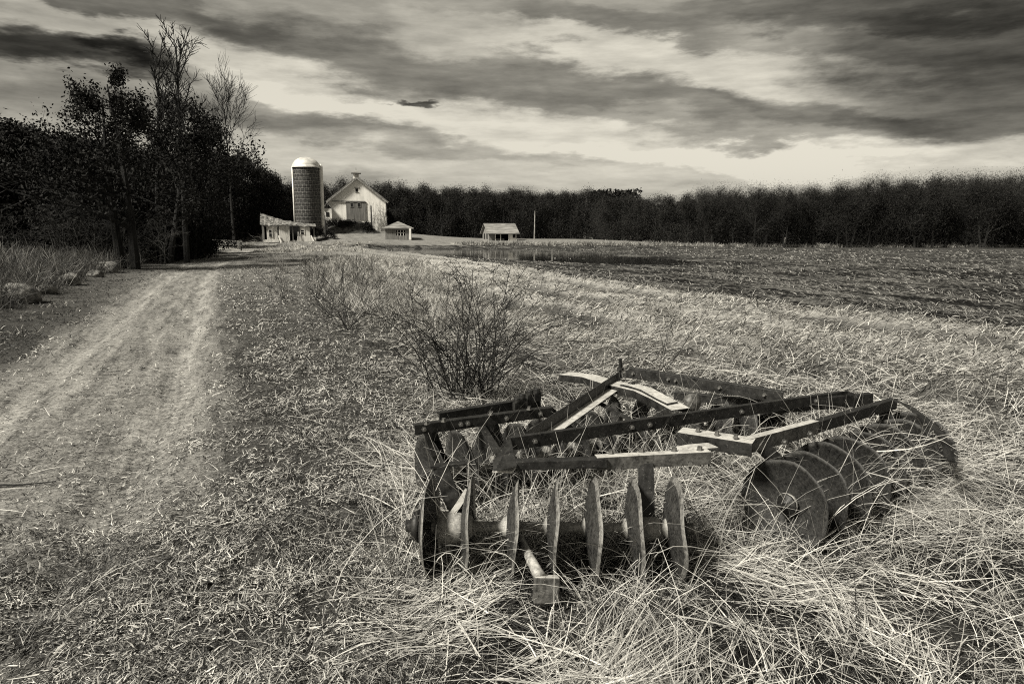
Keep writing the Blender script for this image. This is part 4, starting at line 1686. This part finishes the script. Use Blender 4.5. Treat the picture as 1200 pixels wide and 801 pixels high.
def build_silo():
    d = at(420, 269.5).y - 9
    p = on_y(362, 270, d)
    k = d / FPX
    base = hz(p.x, p.y)
    r = 14.2 * k
    zt = on_y(362, 196, d).z - base
    root = empty('silo', (p.x, p.y, base), facing(p))
    tag(root, 'tall dark tiled silo with a white domed cap beside the barn', 'silo')
    mb = MB()
    mb.lathe([(-.4, r), (zt, r), (zt, .001)], (0, 0, 0), ZUP, 40)
    mb.build('wall', M['silo'], root, False)
    for i in range(19):
        z = .3 + i * (zt - .6) / 18
        mb = MB()
        mb.lathe([(z - .025, r + .012), (z - .02, r + .03), (z + .02, r + .03), (z + .025, r + .012)], (0, 0, 0), ZUP, 40)
        mb.build('hoop', M['iron_worn'], root)
    mb = MB()
    prof = [(zt - .12, r + .22), (zt + .1, r + .22)] + [(zt + .1 + 10.5 * k * math.sin(a), (r + .12) * math.cos(a)) for a in np.linspace(.02, PI / 2 - .01, 12)]
    mb.lathe(prof, (0, 0, 0), ZUP, 40)
    mb.build('dome', M['metal_roof'], root, True)
    # filling chute on the right, pipe on the left
    mb = MB()
    mb.lathe([(.3, .30), (zt + .1, .30), (zt + .5, .12), (zt + .5, .001)], (r + .24, -.1, 0), ZUP, 12)
    mb.build('chute', M['white_paint'], root, True)
    mb = MB()
    mb.tube([(-r - .12, -.1, -.3), (-r - .12, -.1, zt)], .12, 8)
    mb.build('pipe', M['white_trim'], root, True)
    # little white milk house behind, between silo and barn
    q = on_y(384.5, 268, d + 7)
    g = hz(q.x, q.y)
    kk = q.y / FPX
    rt = empty('milk_house', (q.x, q.y, g), facing(q))
    tag(rt, 'narrow white shed squeezed between the silo and the barn', 'shed')
    mb = MB()
    h = on_y(384.5, 244, q.y).z - g
    mb.box((0, 1.5, h / 2 - .2), (9.5 * kk, 3, h + .4))
    mb.build('wall', M['white_paint'], rt)
    mb = MB()
    mb.extrude([(-5.4 * kk, 0), (0, 7 * kk), (5.4 * kk, 0), (5.4 * kk, -.12), (0, 7 * kk - .16), (-5.4 * kk, -.12)][::-1], (0, -.25, h), (0, 3.3, h))
    mb.build('roof', M['shingle'], rt)
    mb = MB()
    mb.box((0, -.02, h * .72), (3.5 * kk, .05, 5 * kk))
    mb.build('window', M['dark_void'], rt)
    # dark post right of the ruin
    q = at(381.5, 280.5)
    mb = MB()
    top = on_y(381.5, 252, q.y).z - q.z
    mb.tube([(0, 0, -.2), (0.02, 0, top * .5), (.05, 0, top)], [.12, .10, .08], 7)
    mb.tube([(.03, 0, top * .78), (-.7, 0, top * .95)], [.05, .03], 5)
    tag(mb.build('wooden_post', M['wood_dark'], loc=q), 'dark forked post standing at the right of the ruined cottage', 'post')


def build_ruin():
    p = at(340, 283.5)
    k = p.y / FPX
    root = empty('ruined_cottage', p, facing(p))
    tag(root, 'half-collapsed grey and white cottage in front of the silo', 'cottage')
    x0, x1 = -30 * k, 28 * k
    D = 3.4
    z_e = 19 * k
    mb = MB()
    # frame walls: back and sides dark inside
    mb.box((x0 + .1, D / 2, z_e / 2), (.16, D, z_e)); mb.box((x1 - .1, D / 2, z_e / 2 - .1), (.16, D, z_e - .5 * k))
    mb.box(((x0 + x1) / 2, D, z_e / 2 + .1), (x1 - x0, .16, z_e + .2))
    for a, b in ((-30, -27.5), (-24, -23), (-13, -11), (-9.5, -8), (3, 4), (9.5, 11.5), (22, 23)):
        mb.box(((a + b) / 2 * k, .05, z_e / 2), ((b - a) * k, .12, z_e))
    mb.build('wall', M['boards_grey'], root)
    mb = MB()
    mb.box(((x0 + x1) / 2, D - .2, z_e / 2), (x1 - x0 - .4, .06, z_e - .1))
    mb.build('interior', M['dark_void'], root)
    for i, (a, b, z0, z1, ry) in enumerate(((-25, -13.5, 1, 18, 0.0), (-11.5, 0, 0, 18.5, .01), (11.5, 22.5, 5, 17.5, -.02), (8, 29, -.5, 6, .06), (-29, -12, -.5, 3, -.04))):
        mb = MB()
        M4 = Matrix.Translation(((a + b) / 2 * k, -.05 - .02 * i, (z0 + z1) / 2 * k)) @ Matrix.Rotation(ry, 4, 'Y')
        mb.box(None, ((b - a) * k, .05, (z1 - z0) * k), M4=M4)
        mb.build('wall_panel', M['boards_white'], root)
    for a, z, w, h in ((-21, 10, 3, 8), (14.2, 11.5, 3.4, 5)):
        mb = MB()
        mb.box((a * k, -.14, z * k), (w * k, .05, h * k))
        wn = mb.build('window', M['dark_void'], root)
        mb = MB()
        mb.box(((a - w / 2 - .3) * k, -.15, z * k), (.6 * k, .07, (h + 1.4) * k)); mb.box(((a + w / 2 + .3) * k, -.15, z * k), (.6 * k, .07, (h + 1.4) * k))
        mb.box((a * k, -.165, (z + h / 2 + .3) * k), ((w + 1.4) * k, .07, .6 * k)); mb.box((a * k, -.165, z * k), (w * k, .03, .4 * k))
        mb.build('window_frame', M['white_trim'], wn)
    rj = random.Random(19)
    for i in range(3):
        mb = MB()
        a, b = rj.uniform(-28, 27) * k, rj.uniform(-28, 27) * k
        L = rj.uniform(.8, 1.9)
        th = rj.uniform(-.9, .9)
        c = Vector((a, -.3 - rj.random() * .5, 0))
        mb.extrude([(-.09, -.015), (-.09, .015), (.09, .015), (.09, -.015)], c + Vector((0, 0, -.1)), c + Vector((math.sin(th) * L, .25, math.cos(th) * L)), up=Vector((0, -1, 0)))
        mb.build('loose_board', M['boards_white'] if i % 3 else M['wood_grey'], root)
    # sagging roof
    mb = MB()
    n = 22
    vs = []
    for i in range(n + 1):
        f = i / n
        x = x0 - .2 + (x1 - x0 + .4) * f
        ridge = (33 - 12.5 * f ** .8 - 2 * math.sin(f * PI)) * k
        eave = (19.5 - 1.5 * f - 1.4 * math.sin(f * 9) * .5) * k
        j = rj.uniform(-.08, .05); j2 = rj.uniform(-.06, .06); jx = rj.uniform(-.2, .1)
        vs += [(x, -.30 + jx, eave + j), (x + .1 * j2, D * .75, ridge + j2), (x, -.30 + jx, eave + j + .09), (x + .1 * j2, D * .75, ridge + j2 + .09)]
    fs = []
    for i in range(n):
        a, b = i * 4, i * 4 + 4
        fs += [(a, a + 1, b + 1, b), (a + 2, b + 2, b + 3, a + 3), (a, b, b + 2, a + 2), (a + 1, a + 3, b + 3, b + 1)]
    fs += [(0, 2, 3, 1), (n * 4, n * 4 + 1, n * 4 + 3, n * 4 + 2)]
    mb.add(vs, fs)
    mb.build('roof', M['ragged_roof'], root)


def build_pump_house():
    p = at(467, 281)
    k = p.y / FPX
    root = empty('pump_house', p, facing(p))
    tag(root, 'little hip-roofed pump house just right of the barn', 'shed')
    w, h = 15 * k, 12.8 * k
    mb = MB()
    for s in (-1, 1):
        mb.box((s * (w - .1), w, h / 2), (.2, 2 * w, h))
    mb.box((0, 2 * w - .1, h / 2), (2 * w - .4, .2, h))
    mb.box((0, .1, 2.4 * k), (2 * w - .4, .18, 4.8 * k)); mb.box((0, .1, h - .9 * k), (2 * w - .4, .18, 1.8 * k))
    mb.box((-8 * k, .1, h / 2 + 1.4 * k), (11 * k, .16, h - 6 * k)); mb.box((11 * k, .1, h / 2 + 1.4 * k), (6.5 * k, .16, h - 6 * k))
    mb.build('wall', M['boards_grey'], root)
    mb = MB()
    mb.box((2.6 * k, .16, h / 2 + 1.4 * k), (10 * k, .05, h - 6 * k))
    wn = mb.build('window', M['dark_void'], root)
    mb = MB()
    for x in (-.6, 2.6, 5.8):
        mb.box((x * k, .06, h / 2 + 1.4 * k), (.6 * k, .1, h - 6 * k))
    mb.box((2.6 * k, .04, h / 2 + 1.4 * k), (9 * k, .06, .4 * k))
    mb.build('window_frame', M['white_trim'], wn)
    mb = MB()
    mb.box((13.4 * k, -.25, h / 2), (2.4 * k, .2, h))
    mb.build('corner_post', M['white_paint'], root)
    mb = MB()
    e = 17.6 * k
    top = 21.5 * k
    cy = w
    mb.add([(-e, cy - e, h), (e, cy - e, h), (e, cy + e, h), (-e, cy + e, h), (-e, cy - e, h + .1), (e, cy - e, h + .1), (e, cy + e, h + .1), (-e, cy + e, h + .1), (0, cy, top)],
           [(3, 2, 1, 0), (0, 1, 5, 4), (1, 2, 6, 5), (2, 3, 7, 6), (3, 0, 4, 7), (4, 5, 8), (5, 6, 8), (6, 7, 8), (7, 4, 8)])
    mb.build('roof', M['shingle'], root)


def build_shed():
    p = at(589, 282)
    k = p.y / FPX
    rz = facing(p) + .24
    root = empty('porch_shed', p, rz)
    tag(root, 'small gabled shed with an open dark porch by the water', 'shed')
    x0, x1 = -16 * k, 16.5 * k
    D = 4.6
    he, hr = 9.3 * k, 19.2 * k
    mb = MB()
    def gable(x):
        poly = [(0, 0), (D, 0), (D, he), (D / 2, hr), (0, he)]
        n = 5
        vs = [(x - .08, a, b - (.3 if b == 0 else 0)) for a, b in poly] + [(x + .08, a, b - (.3 if b == 0 else 0)) for a, b in poly]
        mb.add(vs, [tuple(range(n - 1, -1, -1)), tuple(range(n, 2 * n))] + [(i, (i + 1) % n, (i + 1) % n + n, i + n) for i in range(n)])
    gable(x0 + .08); gable(x1 - .08)
    mb.box(((x0 + x1) / 2, D - .08, he / 2), (x1 - x0 - .34, .14, he))
    mb.box((-12.4 * k, .08, he / 2), (6.6 * k, .14, he)); mb.box((-3.5 * k, .08, .9 * k), (11 * k, .12, 2.6 * k))
    mb.build('wall', M['boards_grey'], root)
    mb = MB()
    mb.box((11.8 * k, .02, he / 2), (8.8 * k, .2, he))
    wp = mb.build('white_wall', M['white_paint'], root)
    mb = MB()
    mb.box((13.6 * k, -.1, he * .55), (3.4 * k, .05, he * .42))
    mb.build('window', M['dark_void'], wp)
    mb = MB()
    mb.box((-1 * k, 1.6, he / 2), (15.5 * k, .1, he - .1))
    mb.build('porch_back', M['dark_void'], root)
    for x in (-8.8, -2.6, 7):
        mb = MB()
        mb.box((x * k, -.1, he / 2), (.7 * k, .1, he))
        mb.build('porch_post', M['white_trim'], root)
    mb = MB()
    mb.box((x0 - .02, D * .3, he * .55), (.05, .75, .8))
    mb.box((x0 - .02, D * .7, he * .55), (.05, .75, .8))
    mb.build('window', M['dark_void'], root)
    mb = MB()
    for s in (-1, 1):
        a = Vector((0, D / 2, hr + .03)); b = Vector((0, D / 2 + s * (D / 2 + .45), he - .45 * (hr - he) / (D / 2)))
        nrm = Vector((0, s * (hr - he), D / 2)).normalized() * .1
        q = [a, b, b + nrm, a + nrm]
        vs = [v + Vector((x, 0, 0)) for x in (x0 - .35, x1 + .4) for v in q]
        mb.add(vs, [(3, 2, 1, 0), (4, 5, 6, 7), (1, 5, 4, 0), (2, 6, 5, 1), (3, 7, 6, 2), (0, 4, 7, 3)])
    mb.build('roof', M['shingle'], root)
    # bare pole right of it
    q = at(626, 281.5)
    mb = MB()
    mb.tube([(0, 0, -.3), (.06, 0, 2), (.09, 0, on_y(626, 247, q.y).z - q.z)], [.10, .085, .06], 8)
    tag(mb.build('wooden_pole', M['wood_grey'], loc=q), 'slim pale pole standing alone right of the porch shed', 'pole')
    q = at(647, 304)
    mb = MB()
    mb.tube([(0, 0, -.2), (.0, 0, .75)], [.04, .035], 7)
    tag(mb.build('wooden_stake', M['wood_grey'], loc=q), 'short pale stake at the edge of the standing water', 'stake')
    q = at(920, 289.8)
    mb = MB()
    mb.box((0, 0, .5), (.22, .22, 1.5))
    mb.add([(-.11, -.11, 1.25), (.11, -.11, 1.25), (.11, .11, 1.25), (-.11, .11, 1.25), (0, 0, 1.38)], [(0, 1, 4), (1, 2, 4), (2, 3, 4), (3, 0, 4)])
    tag(mb.build('boundary_post', M['white_trim'], loc=q), 'small white post under the trees beyond the ploughed field', 'post')


def build_gate():
    p = at(252, 293)
    k = p.y / FPX
    root = empty('rail_barrier', p, facing(p))
    tag(root, 'low wooden rail barrier across the end of the farm track', 'gate')

    def zz(dx):
        q = root.matrix_basis @ Vector((dx, 0, 0))
        return hz(q.x, q.y) - p.z
    for i, (x, h, w) in enumerate(((-29, 14, 1.4), (9, 10.5, 1.1), (28.5, 12.5, 1.5))):
        mb = MB()
        mb.box((x * k, 0, h * k / 2 - .1 + zz(x * k)), (w * k, w * k, h * k + .2))
        mb.build('post', M['wood_dark'], root)
    for z, x0, x1, mt, hh in ((11.2, -29, 30, 'wood_grey', 1.3), (6.3, -28, 29, 'wood_grey', .9), (1.0, -26, 27, 'white_trim', 1.1)):
        mb = MB()
        mb.extrude([(-.05, -hh * k / 2), (-.05, hh * k / 2), (.05, hh * k / 2), (.05, -hh * k / 2)], (x0 * k, -.14, z * k + zz(x0 * k)), (x1 * k, -.14, z * k * .94 + zz(x1 * k)))
        mb.build('rail', M[mt], root)


build_barn()
build_silo()
build_ruin()
build_pump_house()
build_shed()
build_gate()

# ------------------------------------------------------------------ sky and sun
SUN_AZ, SUN_EL = R_(-127), R_(46)     # compass direction of the sun seen from here (0 = straight ahead)
EXPO = 2.35


def build_sky():
    w = bpy.data.worlds.new('World')
    SC.world = w
    w.use_nodes = True
    t = NT(w.node_tree)
    nt = w.node_tree
    bg = nt.nodes['Background']
    sky = t.n('ShaderNodeTexSky', sky_type='NISHITA', sun_disc=False)
    sky.sun_elevation = SUN_EL
    sky.sun_rotation = SUN_AZ
    sky.altitude = 50
    sky.dust_density = 4
    bw = t.n('ShaderNodeRGBToBW')
    t.set(bw.inputs[0], sky.outputs[0])
    lum = t.m('POWER', t.m('MAXIMUM', bw.outputs[0], .2), .35)
    # direction of view -> azimuth and elevation (degrees)
    g = t.n('ShaderNodeTexCoord').outputs['Generated']
    sep = t.n('ShaderNodeSeparateXYZ')
    t.set(sep.inputs[0], g)
    az = t.m('MULTIPLY', t.m('ARCTAN2', sep.outputs[0], sep.outputs[1]), 180 / PI)
    el = t.m('MULTIPLY', t.m('ARCSINE', sep.outputs[2]), 180 / PI)
    c = t.n('ShaderNodeCombineXYZ')
    t.set(c.inputs[0], t.m('MULTIPLY', az, .045)); t.set(c.inputs[1], t.m('MULTIPLY', el, .16))
    rot = t.mapping(c.outputs[0], (1, 1, 1), (0, 0, .10))
    w1 = t.m('SUBTRACT', t.noise(rot, 1.7, 6, .6), .5)
    w2 = t.m('SUBTRACT', t.noise(t.mapping(rot, (1, 1, 1), (0, 0, 0), (7, 3, 1)), 2.1, 6, .6), .5)
    azw = t.m('ADD', az, t.m('MULTIPLY', w1, 16))
    elw = t.m('ADD', el, t.m('MULTIPLY', w2, 7.0))
    n1 = t.noise(t.mapping(rot, (.8, 2.6, 1)), 1.3, 7, .52)
    n2 = t.noise(t.mapping(rot, (2.2, 3.0, 1), (0, 0, -.2), (3, 1, 0)), 2.6, 7, .62)
    P = t.m('ADD', .68, t.m('MULTIPLY', t.m('SUBTRACT', n1, .5), .29))
    P = t.m('ADD', P, t.m('MULTIPLY', t.m('SUBTRACT', n2, .5), .28))

    def blob(px, py, hl, hh, deg, amp, soft=1.0, raw=False):
        nonlocal P
        d0 = ray(px, py)
        a0 = math.degrees(math.atan2(d0.x, d0.y)); e0 = math.degrees(math.asin(d0.z / d0.length))
        s = 1 / 15.5
        A, E = (az, el) if raw else (azw, elw)
        da = t.m('SUBTRACT', A, a0); de = t.m('SUBTRACT', E, e0)
        c_, s_ = math.cos(R_(-deg)), math.sin(R_(-deg))
        u = t.m('ADD', t.m('MULTIPLY', da, c_), t.m('MULTIPLY', de, s_))
        v = t.m('SUBTRACT', t.m('MULTIPLY', de, c_), t.m('MULTIPLY', da, s_))
        u = t.m('DIVIDE', u, hl * s); v = t.m('DIVIDE', v, hh * s)
        q = t.m('ADD', t.m('POWER', t.m('ABSOLUTE', u), 2), t.m('POWER', t.m('ABSOLUTE', v), 2))
        f = t.mr(q, 1.6 * soft, .15, 0, 1, True)
        P = t.m('ADD', P, t.m('MULTIPLY', f, amp))

    # bright openings
    blob(640, 160, 380, 22, 7, .22)
    blob(330, 95, 150, 26, 12, .20)
    blob(820, 82, 240, 22, 10, .18)
    blob(90, 28, 130, 12, 5, .14)
    blob(560, 40, 130, 22, 8, .12)
    blob(980, 178, 240, 12, 3, .14)
    blob(700, 200, 700, 30, 2, .16)
    # dark streaks
    blob(450, 72, 250, 26, 11, -.15)
    blob(760, 112, 190, 22, 12, -.13)
    blob(70, 62, 120, 17, 4, -.33)
    blob(150, 66, 45, 12, 0, -.12)
    blob(495, 122, 30, 5.5, 4, -.42, 1.0)
    blob(470, 168, 260, 15, 5, -.11)
    blob(80, 130, 170, 30, 0, -.12)
    blob(1150, 100, 150, 70, 10, -.22)
    blob(1010, 12, 220, 22, 5, -.2)
    blob(720, 30, 140, 16, 8, -.13)
    blob(130, 5, 230, 16, 4, -.14)
    blob(960, 130, 150, 16, 12, -.11)
    blob(1200, 10, 200, 90, 0, -.10)
    blob(-10, 5, 200, 60, 0, -.08)
    P = t.m('MINIMUM', t.m('MAXIMUM', P, .12), .93)
    # unseen sky overhead is one even level, set low to cut the fill light
    hi = t.mr(el, 22, 40, 0, 1, True)
    P = t.m('ADD', t.m('MULTIPLY', P, t.m('SUBTRACT', 1, hi)), t.m('MULTIPLY', hi, .42))
    lin = t.m('POWER', P, 2.3)
    val = t.m('MULTIPLY', lin, lum)
    val = t.m('MULTIPLY', val, 10 / 2 ** EXPO * .62)
    col = t.n('ShaderNodeCombineColor')
    for k, q in zip(('Red', 'Green', 'Blue'), (1.0, .947, .805)):
        t.set(col.inputs[k], t.m('MULTIPLY', val, q))
    nt.links.new(col.outputs[0], bg.inputs['Color'])
    bg.inputs['Strength'].default_value = .1


build_sky()
sd = bpy.data.lights.new('sun', 'SUN')
sd.energy = 1.5
sd.angle = R_(10)
sd.color = (1.0, .958, .855)
sun = bpy.data.objects.new('sun', sd)
COL.objects.link(sun)
to_sun = Vector((math.sin(SUN_AZ) * math.cos(SUN_EL), math.cos(SUN_AZ) * math.cos(SUN_EL), math.sin(SUN_EL)))
sun.rotation_euler = (-to_sun).to_track_quat('-Z', 'Y').to_euler()
sun.location = to_sun * 50

vs = SC.view_settings
vs.view_transform = 'Standard'
vs.look = 'None'
vs.gamma = 1
vs.use_curve_mapping = False
vs.exposure = EXPO
SC.render.film_transparent = False
cy = SC.cycles
cy.max_bounces = 5
cy.diffuse_bounces = 1
cy.glossy_bounces = 2
cy.transmission_bounces = 2
cy.use_denoising = False
cy.filter_width = 1.1
